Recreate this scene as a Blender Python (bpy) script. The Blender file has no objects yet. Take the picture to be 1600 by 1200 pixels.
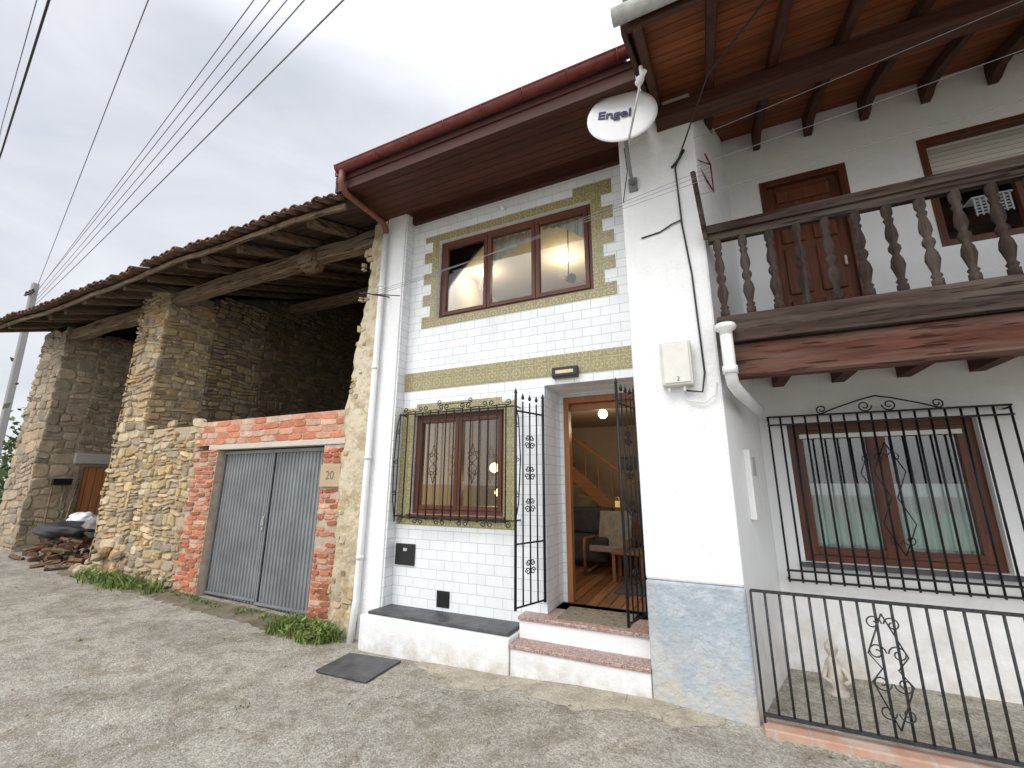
import bpy, math, random, mathutils
from mathutils import Vector
from mathutils import noise as mn
R = random.Random(7)
C = bpy.context.scene.collection
pi = math.pi

# ------------------------------------------------------------------ materials
def newmat(name):
    m = bpy.data.materials.new(name); m.use_nodes = True
    nt = m.node_tree; nt.nodes.clear()
    out = nt.nodes.new("ShaderNodeOutputMaterial")
    b = nt.nodes.new("ShaderNodeBsdfPrincipled")
    nt.links.new(b.outputs[0], out.inputs[0])
    return m, nt, b
def N(nt, t, **kw):
    n = nt.nodes.new(t)
    for k, v in kw.items(): setattr(n, k, v)
    return n
def L(nt, a, b): nt.links.new(a, b)
def setc(n, i, v): n.inputs[i].default_value = v
def pos(nt, scale=(1, 1, 1), rot=(0, 0, 0), loc=(0, 0, 0)):
    g = N(nt, "ShaderNodeNewGeometry"); mp = N(nt, "ShaderNodeMapping")
    setc(mp, "Scale", scale); setc(mp, "Rotation", rot); setc(mp, "Location", loc)
    L(nt, g.outputs["Position"], mp.inputs[0]); return mp.outputs[0]
def noise(nt, vec, scale, detail=4, rough=.55, dist=0):
    n = N(nt, "ShaderNodeTexNoise"); setc(n, "Scale", scale); setc(n, "Detail", min(detail, 5)); setc(n, "Roughness", rough); setc(n, "Distortion", dist)
    L(nt, vec, n.inputs["Vector"]); return n.outputs["Fac"]
def ramp(nt, fac, stops):
    r = N(nt, "ShaderNodeValToRGB"); e = r.color_ramp.elements
    while len(e) < len(stops): e.new(.5)
    for i, (p, c) in enumerate(stops):
        e[i].position = p; e[i].color = (c if len(c) == 4 else (*c, 1)) if not isinstance(c, (int, float)) else (c, c, c, 1)
    L(nt, fac, r.inputs[0]); return r.outputs[0]
def mix(nt, fac, a, b, mode='MIX'):
    m = N(nt, "ShaderNodeMix", data_type='RGBA', blend_type=mode)
    for i, v in ((0, fac), (6, a), (7, b)):
        if isinstance(v, (int, float)): m.inputs[i].default_value = v
        elif isinstance(v, tuple): m.inputs[i].default_value = (*v[:3], 1)
        else: L(nt, v, m.inputs[i])
    return m.outputs[2]
def math_(nt, op, a, b=None, c=None):
    m = N(nt, "ShaderNodeMath", operation=op)
    for i, v in enumerate((a, b, c)):
        if v is None: continue
        if isinstance(v, (int, float)): m.inputs[i].default_value = v
        else: L(nt, v, m.inputs[i])
    return m.outputs[0]
def bump(nt, b, h, strength=.4, dist=.01):
    n = N(nt, "ShaderNodeBump"); setc(n, "Strength", strength); setc(n, "Distance", dist)
    L(nt, h, n.inputs["Height"]); L(nt, n.outputs[0], b.inputs["Normal"]); return n.outputs[0]

def m_simple(name, col, rough=.5, metal=0, var=.25, scale=12, bmp=.15):
    m, nt, b = newmat(name); p = pos(nt)
    n = noise(nt, p, scale, 5)
    dark = tuple(c * (1 - var) for c in col); lite = tuple(min(1, c * (1 + var)) for c in col)
    L(nt, ramp(nt, n, [(.3, dark), (.7, lite)]), b.inputs["Base Color"])
    setc(b, "Roughness", rough); setc(b, "Metallic", metal)
    if bmp: bump(nt, b, noise(nt, p, scale * 6, 3), bmp, .004)
    return m

def m_plaster(name, col=(.80, .81, .80), grain=60, strength=.5, dirt=.35, dirtz=.6, dcol=(.42, .38, .3), streak=.12, patch=None, lump=2., pf=.85):
    m, nt, b = newmat(name); p = pos(nt)
    big = noise(nt, p, 1.3, 6, .6)
    c = ramp(nt, big, [(.3, tuple(v * .92 for v in col)), (.62, col)])
    if patch:
        pn = noise(nt, pos(nt, loc=(3, 1, 2)), 6, 6, .72)
        c = mix(nt, ramp(nt, pn, [(.5, 0.), (.58, pf)]), c, patch)
    st = noise(nt, pos(nt, (9, 9, .7)), 1, 5, .6)
    c = mix(nt, math_(nt, 'MULTIPLY', ramp(nt, st, [(.52, 0.), (.75, 1.)]), streak), c, dcol)
    if dirt:
        g = N(nt, "ShaderNodeNewGeometry"); s = N(nt, "ShaderNodeSeparateXYZ"); L(nt, g.outputs["Position"], s.inputs[0])
        low = math_(nt, 'SUBTRACT', 1, math_(nt, 'DIVIDE', s.outputs[2], dirtz)); low.node.use_clamp = True
        dn = math_(nt, 'MULTIPLY', low, ramp(nt, noise(nt, p, 4.5, 6, .7), [(.35, 0.), (.65, 1.)]))
        c = mix(nt, math_(nt, 'MULTIPLY', dn, dirt), c, dcol)
    L(nt, c, b.inputs["Base Color"]); setc(b, "Roughness", .85); setc(b, "Specular IOR Level", .2)
    h = math_(nt, 'ADD', noise(nt, p, grain, 5, .6), math_(nt, 'MULTIPLY', noise(nt, p, 7, 4), lump))
    bump(nt, b, h, strength, .012); return m

def m_wood(name, c1, c2, axis='x', rough=.6, plank=0, pax='y', scale=1., gray=0, bmp=.35, spec=.22):
    m, nt, b = newmat(name)
    sc = {'x': (1.2, 16, 16), 'y': (16, 1.2, 16), 'z': (16, 16, 1.2)}[axis]
    p = pos(nt, tuple(v * scale for v in sc)); n = noise(nt, p, 1.6, 6, .65, .6)
    c = ramp(nt, n, [(.3, c1), (.7, c2)])
    if gray:
        gn = noise(nt, pos(nt, tuple(v * .5 for v in sc)), 1.1, 6, .7)
        c = mix(nt, math_(nt, 'MULTIPLY', ramp(nt, gn, [(.45, 0.), (.7, 1.)]), gray), c, (.24, .215, .18))
    h = n
    if bmp >= .8:
        ck = noise(nt, pos(nt, tuple(v * 1.6 for v in sc), loc=(3, 3, 3)), 1.3, 3, .5)
        cr = ramp(nt, ck, [(.36, 1.), (.41, 0.)])
        c = mix(nt, math_(nt, 'MULTIPLY', cr, .75), c, tuple(v * .2 for v in c1)); h = math_(nt, 'SUBTRACT', n, cr)
    if plank:
        g = N(nt, "ShaderNodeNewGeometry"); s = N(nt, "ShaderNodeSeparateXYZ"); L(nt, g.outputs["Position"], s.inputs[0])
        v = math_(nt, 'DIVIDE', s.outputs['xyz'.index(pax)], plank)
        fr = math_(nt, 'FRACT', v)
        wn = N(nt, "ShaderNodeTexWhiteNoise", noise_dimensions='1D'); L(nt, math_(nt, 'FLOOR', v), wn.inputs["W"])
        c = mix(nt, 1., c, ramp(nt, wn.outputs[0], [(0, .62), (1, 1.2)]), 'MULTIPLY')
        groove = ramp(nt, fr, [(0, 0.), (.07, 1.), (.93, 1.), (1, 0.)])
        c = mix(nt, groove, tuple(v * .15 for v in c1), c)
        h = math_(nt, 'ADD', math_(nt, 'MULTIPLY', groove, 2), n)
    L(nt, c, b.inputs["Base Color"]); setc(b, "Roughness", rough); setc(b, "Specular IOR Level", spec)
    bump(nt, b, h, bmp, .006); return m

def m_tiles(name):
    m, nt, b = newmat(name)
    g = N(nt, "ShaderNodeNewGeometry"); s = N(nt, "ShaderNodeSeparateXYZ"); L(nt, g.outputs["Position"], s.inputs[0])
    cb = N(nt, "ShaderNodeCombineXYZ"); L(nt, math_(nt, 'ADD', s.outputs[0], s.outputs[1]), cb.inputs[0]); L(nt, s.outputs[2], cb.inputs[1])
    br = N(nt, "ShaderNodeTexBrick"); L(nt, cb.outputs[0], br.inputs["Vector"])
    setc(br, "Scale", 1); setc(br, "Brick Width", .2); setc(br, "Row Height", .1); setc(br, "Mortar Size", .0026); setc(br, "Mortar Smooth", .3)
    setc(br, "Color1", (.79, .815, .82, 1)); setc(br, "Color2", (.745, .775, .785, 1)); setc(br, "Mortar", (.40, .43, .45, 1))
    n = noise(nt, g.outputs["Position"], 2.2, 5)
    c = mix(nt, 1., br.outputs[0], ramp(nt, n, [(.3, .93), (.65, 1.02)]), 'MULTIPLY')
    st = noise(nt, pos(nt, (14, 14, .9)), 1, 5, .65)
    c = mix(nt, math_(nt, 'MULTIPLY', ramp(nt, st, [(.54, 0.), (.8, 1.)]), .22), c, (.42, .38, .3))
    L(nt, c, b.inputs["Base Color"])
    L(nt, ramp(nt, br.outputs[1], [(0, .12), (1, .75)]), b.inputs["Roughness"])
    h = math_(nt, 'SUBTRACT', math_(nt, 'MULTIPLY', noise(nt, g.outputs["Position"], 14, 2), .9), br.outputs[1])
    bump(nt, b, h, .45, .004); return m

def m_olive(name):
    m, nt, b = newmat(name)
    g = N(nt, "ShaderNodeNewGeometry"); s = N(nt, "ShaderNodeSeparateXYZ"); L(nt, g.outputs["Position"], s.inputs[0])
    T = .15
    fx = math_(nt, 'SUBTRACT', math_(nt, 'FRACT', math_(nt, 'DIVIDE', s.outputs[0], T)), .5)
    fz = math_(nt, 'SUBTRACT', math_(nt, 'FRACT', math_(nt, 'DIVIDE', math_(nt, 'SUBTRACT', s.outputs[2], 2.71), T)), .5)
    r = math_(nt, 'SQRT', math_(nt, 'ADD', math_(nt, 'MULTIPLY', fx, fx), math_(nt, 'MULTIPLY', fz, fz)))
    a = math_(nt, 'ARCTAN2', fx, fz)
    pet = math_(nt, 'MULTIPLY_ADD', math_(nt, 'ABSOLUTE', math_(nt, 'COSINE', math_(nt, 'MULTIPLY', a, 4))), .16, .2)
    d = math_(nt, 'ABSOLUTE', math_(nt, 'SUBTRACT', r, pet))
    f = ramp(nt, d, [(.02, 1.), (.06, 0.)])
    core = ramp(nt, r, [(.06, 1.), (.1, 0.)])
    f2 = math_(nt, 'MAXIMUM', f, core)
    n = noise(nt, g.outputs["Position"], 30, 4)
    base = ramp(nt, n, [(.3, (.235, .205, .085)), (.7, (.31, .275, .125))])
    c = mix(nt, math_(nt, 'MULTIPLY', f2, .65), base, (.50, .465, .30))
    ed = math_(nt, 'MAXIMUM', math_(nt, 'ABSOLUTE', fx), math_(nt, 'ABSOLUTE', fz))
    gr = ramp(nt, ed, [(.475, 0.), (.49, 1.)])
    c = mix(nt, gr, c, (.36, .34, .27))
    L(nt, c, b.inputs["Base Color"]); setc(b, "Roughness", .22)
    bump(nt, b, math_(nt, 'SUBTRACT', f2, gr), .3, .003); return m

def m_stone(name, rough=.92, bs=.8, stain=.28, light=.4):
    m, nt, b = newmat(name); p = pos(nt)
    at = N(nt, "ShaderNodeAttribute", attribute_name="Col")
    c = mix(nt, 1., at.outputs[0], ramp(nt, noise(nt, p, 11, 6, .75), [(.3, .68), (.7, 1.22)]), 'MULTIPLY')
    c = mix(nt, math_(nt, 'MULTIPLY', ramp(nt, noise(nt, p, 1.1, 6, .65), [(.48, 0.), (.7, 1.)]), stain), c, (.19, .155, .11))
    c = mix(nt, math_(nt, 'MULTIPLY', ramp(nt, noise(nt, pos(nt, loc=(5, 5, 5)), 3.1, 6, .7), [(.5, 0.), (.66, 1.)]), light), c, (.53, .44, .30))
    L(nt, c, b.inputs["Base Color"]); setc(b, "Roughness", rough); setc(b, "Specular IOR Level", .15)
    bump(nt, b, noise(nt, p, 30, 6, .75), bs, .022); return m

def m_ground(name):
    m, nt, b = newmat(name); p = pos(nt)
    v = N(nt, "ShaderNodeTexVoronoi"); setc(v, "Scale", 90); L(nt, p, v.inputs["Vector"])
    sp = N(nt, "ShaderNodeSeparateColor"); L(nt, v.outputs["Color"], sp.inputs[0])
    agg = ramp(nt, sp.outputs[0], [(0, (.17, .16, .138)), (.5, (.36, .342, .305)), (1, (.60, .575, .525))])
    fine = noise(nt, p, 150, 3, .7)
    c = mix(nt, .5, ramp(nt, fine, [(.3, (.28, .264, .23)), (.7, (.46, .44, .395))]), agg)
    big = noise(nt, p, .6, 6, .66, 1.2)
    c = mix(nt, 1., c, ramp(nt, big, [(.32, (.78, .75, .70)), (.46, (.95, .935, .91)), (.58, (1.12, 1.11, 1.08)), (.7, (.92, .905, .88))]), 'MULTIPLY')
    mid = noise(nt, p, 4.2, 6, .8, .5)
    c = mix(nt, 1., c, ramp(nt, mid, [(.38, (.76, .73, .67)), (.5, (1., 1., .99)), (.62, (1.15, 1.15, 1.13))]), 'MULTIPLY')
    sm = noise(nt, pos(nt, loc=(7, 2, 0)), 30, 5, .82)
    patch = ramp(nt, noise(nt, pos(nt, loc=(1, 8, 0)), 1.1, 5, .7), [(.38, .15), (.6, 1.)])
    c = mix(nt, math_(nt, 'MULTIPLY', math_(nt, 'MULTIPLY', ramp(nt, sm, [(.52, 0.), (.61, 1.)]), patch), .6), c, (.15, .135, .1))
    wsp = noise(nt, pos(nt, loc=(2, 6, 0)), 18, 5, .8)
    c = mix(nt, math_(nt, 'MULTIPLY', ramp(nt, wsp, [(.6, 0.), (.68, 1.)]), .45), c, (.60, .58, .53))
    moss = math_(nt, 'MULTIPLY', ramp(nt, noise(nt, pos(nt, loc=(4, 9, 0)), 1.9, 6, .8), [(.56, 0.), (.68, 1.)]), .38)
    c = mix(nt, moss, c, (.19, .175, .09))
    L(nt, c, b.inputs["Base Color"]); setc(b, "Roughness", .95); setc(b, "Specular IOR Level", .12)
    h = math_(nt, 'ADD', math_(nt, 'MULTIPLY', v.outputs["Distance"], -.7), math_(nt, 'ADD', math_(nt, 'MULTIPLY', fine, .8), math_(nt, 'MULTIPLY', sm, 1.6)))
    bump(nt, b, h, .65, .014); return m

def m_emit(name, col, s):
    m, nt, b = newmat(name); setc(b, "Base Color", (*col, 1)); setc(b, "Emission Color", (*col, 1)); setc(b, "Emission Strength", s); return m
def m_glass(name, tint=(.9, .95, .94), refl=1.0):
    m = bpy.data.materials.new(name); m.use_nodes = True; nt = m.node_tree; nt.nodes.clear()
    o = N(nt, "ShaderNodeOutputMaterial"); t = N(nt, "ShaderNodeBsdfTransparent"); gl = N(nt, "ShaderNodeBsdfGlossy"); mx = N(nt, "ShaderNodeMixShader")
    setc(t, 0, (*tint, 1)); setc(gl, "Roughness", .02); setc(gl, 0, (1, 1, 1, 1))
    f = N(nt, "ShaderNodeFresnel"); setc(f, 0, 1.5)
    L(nt, math_(nt, 'MULTIPLY', f.outputs[0], refl), mx.inputs[0]); L(nt, t.outputs[0], mx.inputs[1]); L(nt, gl.outputs[0], mx.inputs[2]); L(nt, mx.outputs[0], o.inputs[0]); return m
def m_sheer(name, col, alpha=.6, wave=40):
    m, nt, b = newmat(name); p = pos(nt, (1, 1, .05)); n = noise(nt, p, wave, 3)
    L(nt, ramp(nt, n, [(.3, tuple(v * .7 for v in col)), (.7, col)]), b.inputs["Base Color"])
    setc(b, "Alpha", alpha); setc(b, "Roughness", .9); return m

M = {}
M['tiles'] = m_tiles("white_glazed_tiles")
M['olive'] = m_olive("olive_flower_tiles")
M['plaster'] = m_plaster("white_plaster", col=(.83, .84, .84), dirt=.8, dirtz=.9, dcol=(.52, .46, .37), strength=.28, streak=.1)
M['pier'] = m_plaster("rough_white_stucco", col=(.83, .84, .84), grain=45, strength=.5, dirt=.35, dirtz=.5, streak=.12, lump=3.)
M['bluepaint'] = m_plaster("flaking_blue_grey_paint", col=(.37, .42, .46), grain=24, strength=1., dirt=1., dirtz=.55, dcol=(.52, .47, .38), streak=.35, patch=(.48, .52, .54), pf=.7)
M['benchwhite'] = m_plaster("painted_step", col=(.81, .82, .82), dirt=.85, dirtz=.26, strength=.35)
M['ochre'] = m_plaster("crumbling_ochre_render", col=(.60, .53, .39), grain=18, strength=1., dirt=.9, dirtz=2.2, dcol=(.33, .25, .15), streak=.8, patch=(.41, .33, .2), lump=4.)
M['interior'] = m_simple("cream_interior", (.40, .33, .25), .8, var=.05, bmp=0)
M['upperinterior'] = m_simple("pale_cream_interior", (.55, .49, .38), .8, var=.05, bmp=0)
M['winwood'] = m_wood("brown_window_wood", (.065, .022, .012), (.14, .05, .024), 'z', .4, spec=.35)
M['winwoodx'] = m_wood("brown_window_wood_rail", (.065, .022, .012), (.14, .05, .024), 'x', .4, spec=.35)
M['doorwood'] = m_wood("honey_door_wood", (.25, .10, .036), (.38, .165, .06), 'z', .4, spec=.35)
M['stairwood'] = m_wood("brown_stair_wood", (.15, .068, .03), (.25, .125, .055), 'x', .5)
M['darkdoor'] = m_wood("dark_panel_door", (.08, .027, .015), (.17, .062, .03), 'z', .5)
M['soffit'] = m_wood("varnished_soffit", (.06, .019, .012), (.125, .042, .024), 'x', .5, plank=.12, pax='y', bmp=.6)
M['fascia'] = m_wood("dark_fascia", (.035, .014, .012), (.08, .028, .02), 'x', .55)
M['redsoffit'] = m_wood("orange_brown_boards", (.17, .05, .019), (.32, .105, .04), 'x', .6, plank=.1, pax='y')
M['rafter'] = m_wood("dark_rafter", (.035, .014, .009), (.095, .036, .02), 'y', .7, gray=.12)
M['rafterx'] = m_wood("dark_beam", (.035, .014, .009), (.09, .034, .02), 'x', .7, gray=.12)
M['balwood'] = m_wood("weathered_dark_wood", (.022, .014, .011), (.07, .045, .035), 'x', .85, gray=.35, bmp=1.)
M['balred'] = m_wood("dull_brown_weathered_beam", (.05, .018, .013), (.13, .05, .034), 'x', .85, gray=.3, bmp=1.)
M['baluster'] = m_wood("weathered_baluster", (.016, .011, .009), (.06, .042, .034), 'z', .85, gray=.3, bmp=.7)
M['barnwood'] = m_wood("old_grey_beam", (.10, .068, .044), (.27, .195, .13), 'x', .9, gray=.45, bmp=1.)
M['logwood'] = m_wood("reddish_split_wood", (.10, .05, .03), (.26, .14, .08), 'y', .9, gray=.3, bmp=1.)
M['barnraft'] = m_wood("old_grey_rafter", (.08, .054, .034), (.20, .14, .095), 'y', .9, gray=.3, bmp=1.)
M['barnboard'] = m_wood("old_roof_boards", (.04, .028, .018), (.12, .08, .052), 'x', .9, plank=.16, pax='y', gray=.12)
M['gutter'] = m_simple("oxide_red_gutter", (.165, .036, .028), .55, var=.3)
M['greygutter'] = m_simple("pale_gutter", (.42, .42, .40), .6, var=.3)
M['copper'] = m_simple("brown_downpipe", (.17, .06, .043), .5, var=.2)
M['pvc'] = m_simple("white_pvc", (.76, .77, .765), .4, var=.07, scale=5, bmp=.05)
M['iron'] = m_simple("black_wrought_iron", (.012, .012, .014), .5, .3, var=.4, scale=40)
M['greyiron'] = m_simple("weathered_grey_iron", (.04, .042, .045), .6, .4, var=.5, scale=40)
M['slate'] = m_simple("dark_slate", (.06, .062, .066), .5, var=.45, scale=9, bmp=.5)
M['stone'] = m_stone("rubble_stone")
M['darkstone'] = m_stone("damp_rubble_stone", stain=.5, light=.3)
M['shadestone'] = m_stone("shade_dark_rubble", stain=.5, light=.06)  # rubble with the barn's interior shade put into its colour
M['brick'] = m_stone("worn_brick", bs=.6, stain=.15, light=.18)
M['ground'] = m_ground("worn_concrete")
M['metal'] = m_simple("galvanised_grey_sheet", (.21, .222, .227), .6, .25, var=.2, scale=3)
M['dish'] = m_simple("dish_paint", (.72, .73, .735), .55, var=.05, scale=4)
M['navy'] = m_simple("navy_print", (.012, .015, .07), .5, bmp=0)
M['rooftile'] = m_simple("old_clay_tile", (.15, .09, .065), .95, var=.65, scale=7, bmp=.6)
M['black'] = m_simple("black_plastic", (.01, .01, .011), .45)
M['tarp'] = m_simple("black_tarp", (.015, .015, .017), .6, scale=20, bmp=.6)
M['cable'] = m_simple("cable_rubber", (.02, .02, .022), .6, bmp=0)
M['wire'] = m_simple("grey_wire", (.2, .21, .225), .5, bmp=0)
M['concrete'] = m_plaster("grey_concrete", col=(.42, .39, .34), dirt=0)
M['concretepost'] = m_plaster("pole_concrete", col=(.30, .30, .295), dirt=0)
M['glass'] = m_glass("window_glass", tint=(.9, .93, .92), refl=1.0)
M['glassdark'] = m_glass("dark_window_glass", tint=(.9, .93, .92), refl=1.4)
M['floorwood'] = m_wood("warm_floorboards", (.14, .066, .032), (.24, .12, .058), 'y', .35, plank=.12, pax='x')
M['warm'] = m_emit("warm_lamp", (1., .66, .28), 6)
M['bulb'] = m_emit("white_lamp", (1., .88, .68), 14)
M['curtain'] = m_sheer("white_sheer_curtain", (.8, .82, .82), .8)
M['greencurtain'] = m_sheer("pale_green_curtain", (.62, .76, .71), .92)
M['fabric'] = m_simple("dark_fabric", (.035, .038, .043), .95)
M['lightfabric'] = m_simple("beige_fabric", (.2, .19, .175), .95)
M['white'] = m_simple("white_plastic", (.72, .73, .72), .5, var=.05, bmp=.05)
M['greyplastic'] = m_simple("grey_plastic", (.3, .31, .31), .6, var=.1)
M['shutter'] = m_wood("cream_shutter", (.50, .49, .43), (.58, .57, .51), 'x', .6, plank=.05, pax='z')
M['red'] = m_simple("red_plastic", (.22, .02, .02), .4)

def m_terrazzo():
    m, nt, b = newmat("red_speckled_terrazzo"); p = pos(nt)
    v = N(nt, "ShaderNodeTexVoronoi"); setc(v, "Scale", 95); L(nt, p, v.inputs["Vector"])
    sp = N(nt, "ShaderNodeSeparateColor"); L(nt, v.outputs["Color"], sp.inputs[0])
    L(nt, ramp(nt, sp.outputs[0], [(0, (.22, .10, .08)), (.4, (.36, .23, .19)), (.7, (.46, .39, .34)), (1, (.16, .1, .09))]), b.inputs["Base Color"])
    setc(b, "Roughness", .45); return m
M['terrazzo'] = m_terrazzo()
def m_terracotta():
    m, nt, b = newmat("terracotta_floor")
    g = N(nt, "ShaderNodeNewGeometry"); br = N(nt, "ShaderNodeTexBrick", offset=0.); L(nt, g.outputs["Position"], br.inputs[0])
    setc(br, "Scale", 1); setc(br, "Brick Width", .2); setc(br, "Row Height", .2); setc(br, "Mortar Size", .006)
    setc(br, "Color1", (.46, .265, .185, 1)); setc(br, "Color2", (.38, .215, .15, 1)); setc(br, "Mortar", (.34, .32, .29, 1))
    c = mix(nt, ramp(nt, noise(nt, g.outputs["Position"], 6, 6), [(.4, 0.), (.68, .65)]), br.outputs[0], (.52, .47, .4))
    L(nt, c, b.inputs["Base Color"]); setc(b, "Roughness", .8); return m
M['terracotta'] = m_terracotta()
def m_rug():
    m, nt, b = newmat("patterned_rug"); p = pos(nt, rot=(0, 0, .785))
    v = N(nt, "ShaderNodeTexVoronoi", distance='MANHATTAN'); setc(v, "Scale", 11); setc(v, "Randomness", .55); L(nt, p, v.inputs["Vector"])
    n = noise(nt, p, 40, 3)
    c = ramp(nt, v.outputs["Distance"], [(.08, (.28, .25, .18)), (.22, (.13, .045, .04)), (.42, (.07, .075, .05)), (.6, (.2, .17, .12))])
    L(nt, mix(nt, 1., c, ramp(nt, n, [(.3, .6), (.7, 1.2)]), 'MULTIPLY'), b.inputs["Base Color"]); setc(b, "Roughness", 1); return m
M['rug'] = m_rug()
def m_leaf(name, a, c_):
    m, nt, b = newmat(name); g = N(nt, "ShaderNodeNewGeometry")
    c = ramp(nt, g.outputs["Random Per Island"], [(0, a), (1, c_)])
    L(nt, c, b.inputs["Base Color"]); setc(b, "Roughness", .6); return m
M['grass'] = m_leaf("grass_blades", (.06, .105, .018), (.26, .33, .09))
M['leaf'] = m_leaf("hedge_leaves", (.03, .06, .015), (.09, .14, .04))
M['pebble'] = m_leaf("pebbles", (.18, .165, .14), (.47, .45, .40))
M['deadleaf'] = m_leaf("fallen_leaves", (.14, .08, .04), (.3, .21, .11))

# ------------------------------------------------------------------ mesh builder
class MB:
    def __init__(s): s.v = []; s.f = []; s.sm = []; s.col = None
    def add(s, vs, fs, smooth=False):
        o = len(s.v); s.v += [tuple(v) for v in vs]
        for f in fs: s.f.append(tuple(i + o for i in f)); s.sm.append(smooth)
        return s
    def box(s, x0, x1, y0, y1, z0, z1):
        v = [(x0, y0, z0), (x1, y0, z0), (x1, y1, z0), (x0, y1, z0), (x0, y0, z1), (x1, y0, z1), (x1, y1, z1), (x0, y1, z1)]
        return s.add(v, [(0, 3, 2, 1), (4, 5, 6, 7), (0, 1, 5, 4), (1, 2, 6, 5), (2, 3, 7, 6), (3, 0, 4, 7)])
    def prism(s, quad, vec):
        n = len(quad); q = [Vector(p) for p in quad]; w = Vector(vec)
        return s.add([*q, *[p + w for p in q]], [tuple(range(n))[::-1], tuple(range(n, 2 * n))] + [(i, (i + 1) % n, n + (i + 1) % n, n + i) for i in range(n)])
    def beam(s, a, b, w, h, up=(0, 0, 1), jit=0, segs=1):
        a, b = Vector(a), Vector(b); d = (b - a).normalized(); up = Vector(up); sd = d.cross(up).normalized(); u = sd.cross(d).normalized()
        vs = []; fs = []
        for k in range(segs + 1):
            c = a.lerp(b, k / segs); c = c + sd * R.uniform(-jit, jit) + u * R.uniform(-jit, jit)
            ww = w / 2 * (1 + (R.uniform(-jit, jit) * 4 if jit else 0)); hh = h / 2 * (1 + (R.uniform(-jit, jit) * 4 if jit else 0))
            ch = min(ww, hh) * .25
            ring = [(-ww + ch, -hh), (ww - ch, -hh), (ww, -hh + ch), (ww, hh - ch), (ww - ch, hh), (-ww + ch, hh), (-ww, hh - ch), (-ww, -hh + ch)]
            vs += [c + sd * x + u * y for x, y in ring]
        for k in range(segs):
            for i in range(8): fs.append((k * 8 + i, k * 8 + (i + 1) % 8, k * 8 + 8 + (i + 1) % 8, k * 8 + 8 + i))
        fs.append(tuple(range(8))[::-1]); fs.append(tuple(range(segs * 8, segs * 8 + 8)))
        return s.add(vs, fs)
    def tube(s, pts, r, seg=6, cap=True):
        pts = [Vector(p) for p in pts]; n = len(pts); vs = []; fs = []; ref = None
        for i, p in enumerate(pts):
            t = pts[min(i + 1, n - 1)] - pts[max(i - 1, 0)]
            t.normalize()
            if ref is None: ref = t.orthogonal().normalized()
            ref = (ref - t * ref.dot(t)).normalized(); bi = t.cross(ref)
            for k in range(seg):
                a = 2 * pi * (k + .5) / seg; vs.append(p + ref * math.cos(a) * r + bi * math.sin(a) * r)
        for i in range(n - 1):
            for k in range(seg):
                fs.append((i * seg + k, i * seg + (k + 1) % seg, (i + 1) * seg + (k + 1) % seg, (i + 1) * seg + k))
        s.add(vs, fs, True)
        if cap:
            o = len(s.v) - n * seg
            s.f.append(tuple(o + k for k in range(seg))[::-1]); s.f.append(tuple(o + (n - 1) * seg + k for k in range(seg))); s.sm += [False, False]
        return s
    def lathe(s, prof, c, seg=12, axis=(0, 0, 1)):
        ax = Vector(axis).normalized(); u = ax.orthogonal().normalized(); w = ax.cross(u); c = Vector(c); vs = []; fs = []
        for h, r in prof:
            for k in range(seg):
                a = 2 * pi * k / seg; vs.append(c + ax * h + u * math.cos(a) * r + w * math.sin(a) * r)
        for i in range(len(prof) - 1):
            for k in range(seg): fs.append((i * seg + k, i * seg + (k + 1) % seg, (i + 1) * seg + (k + 1) % seg, (i + 1) * seg + k))
        s.add(vs, fs, True); o = len(s.v) - len(vs)
        s.f.append(tuple(o + k for k in range(seg))[::-1]); s.f.append(tuple(o + (len(prof) - 1) * seg + k for k in range(seg))); s.sm += [False, False]
        return s
    def wall(s, x0, x1, z0, z1, y0, y1, holes):
        xs = sorted({x0, x1, *[h[0] for h in holes], *[h[1] for h in holes]}); zs = sorted({z0, z1, *[h[2] for h in holes], *[h[3] for h in holes]})
        for i in range(len(xs) - 1):
            run = None
            for j in range(len(zs) - 1):
                cx, cz = (xs[i] + xs[i + 1]) / 2, (zs[j] + zs[j + 1]) / 2
                if any(h[0] < cx < h[1] and h[2] < cz < h[3] for h in holes):
                    if run is not None: s.box(xs[i], xs[i + 1], y0, y1, run, zs[j]); run = None
                elif run is None: run = zs[j]
            if run is not None: s.box(xs[i], xs[i + 1], y0, y1, run, zs[-1])
        return s

def wloc(o):
    v = Vector((0, 0, 0))
    while o is not None: v += o.location; o = o.parent
    return v
def tag(o, label=None, category=None, kind=None, group=None):
    if label: o["label"] = label
    if category: o["category"] = category
    if kind: o["kind"] = kind
    if group: o["group"] = group
def obj(name, mb, mat, parent=None, label=None, category=None, kind=None, group=None, bevel=0):
    me = bpy.data.meshes.new(name); me.from_pydata(mb.v, [], mb.f)
    for i, p in enumerate(me.polygons): p.use_smooth = mb.sm[i]
    me.materials.append(mat)
    if mb.col:
        ca = me.color_attributes.new("Col", 'FLOAT_COLOR', 'POINT')
        buf = []
        for c in mb.col: buf += [*c, 1]
        ca.data.foreach_set("color", buf)
    me.validate(); me.update()
    o = bpy.data.objects.new(name, me); C.objects.link(o)
    if parent is not None: o.parent = parent; o.location = -wloc(parent)
    if bevel:
        md = o.modifiers.new("b", 'BEVEL'); md.width = bevel; md.segments = 2; md.limit_method = 'ANGLE'
    tag(o, label, category, kind, group); return o
def thing(name, loc, label, category, group=None):
    e = bpy.data.objects.new(name, None); C.objects.link(e); e.location = loc; e.empty_display_size = .2
    tag(e, label, category, None, group); return e

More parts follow.
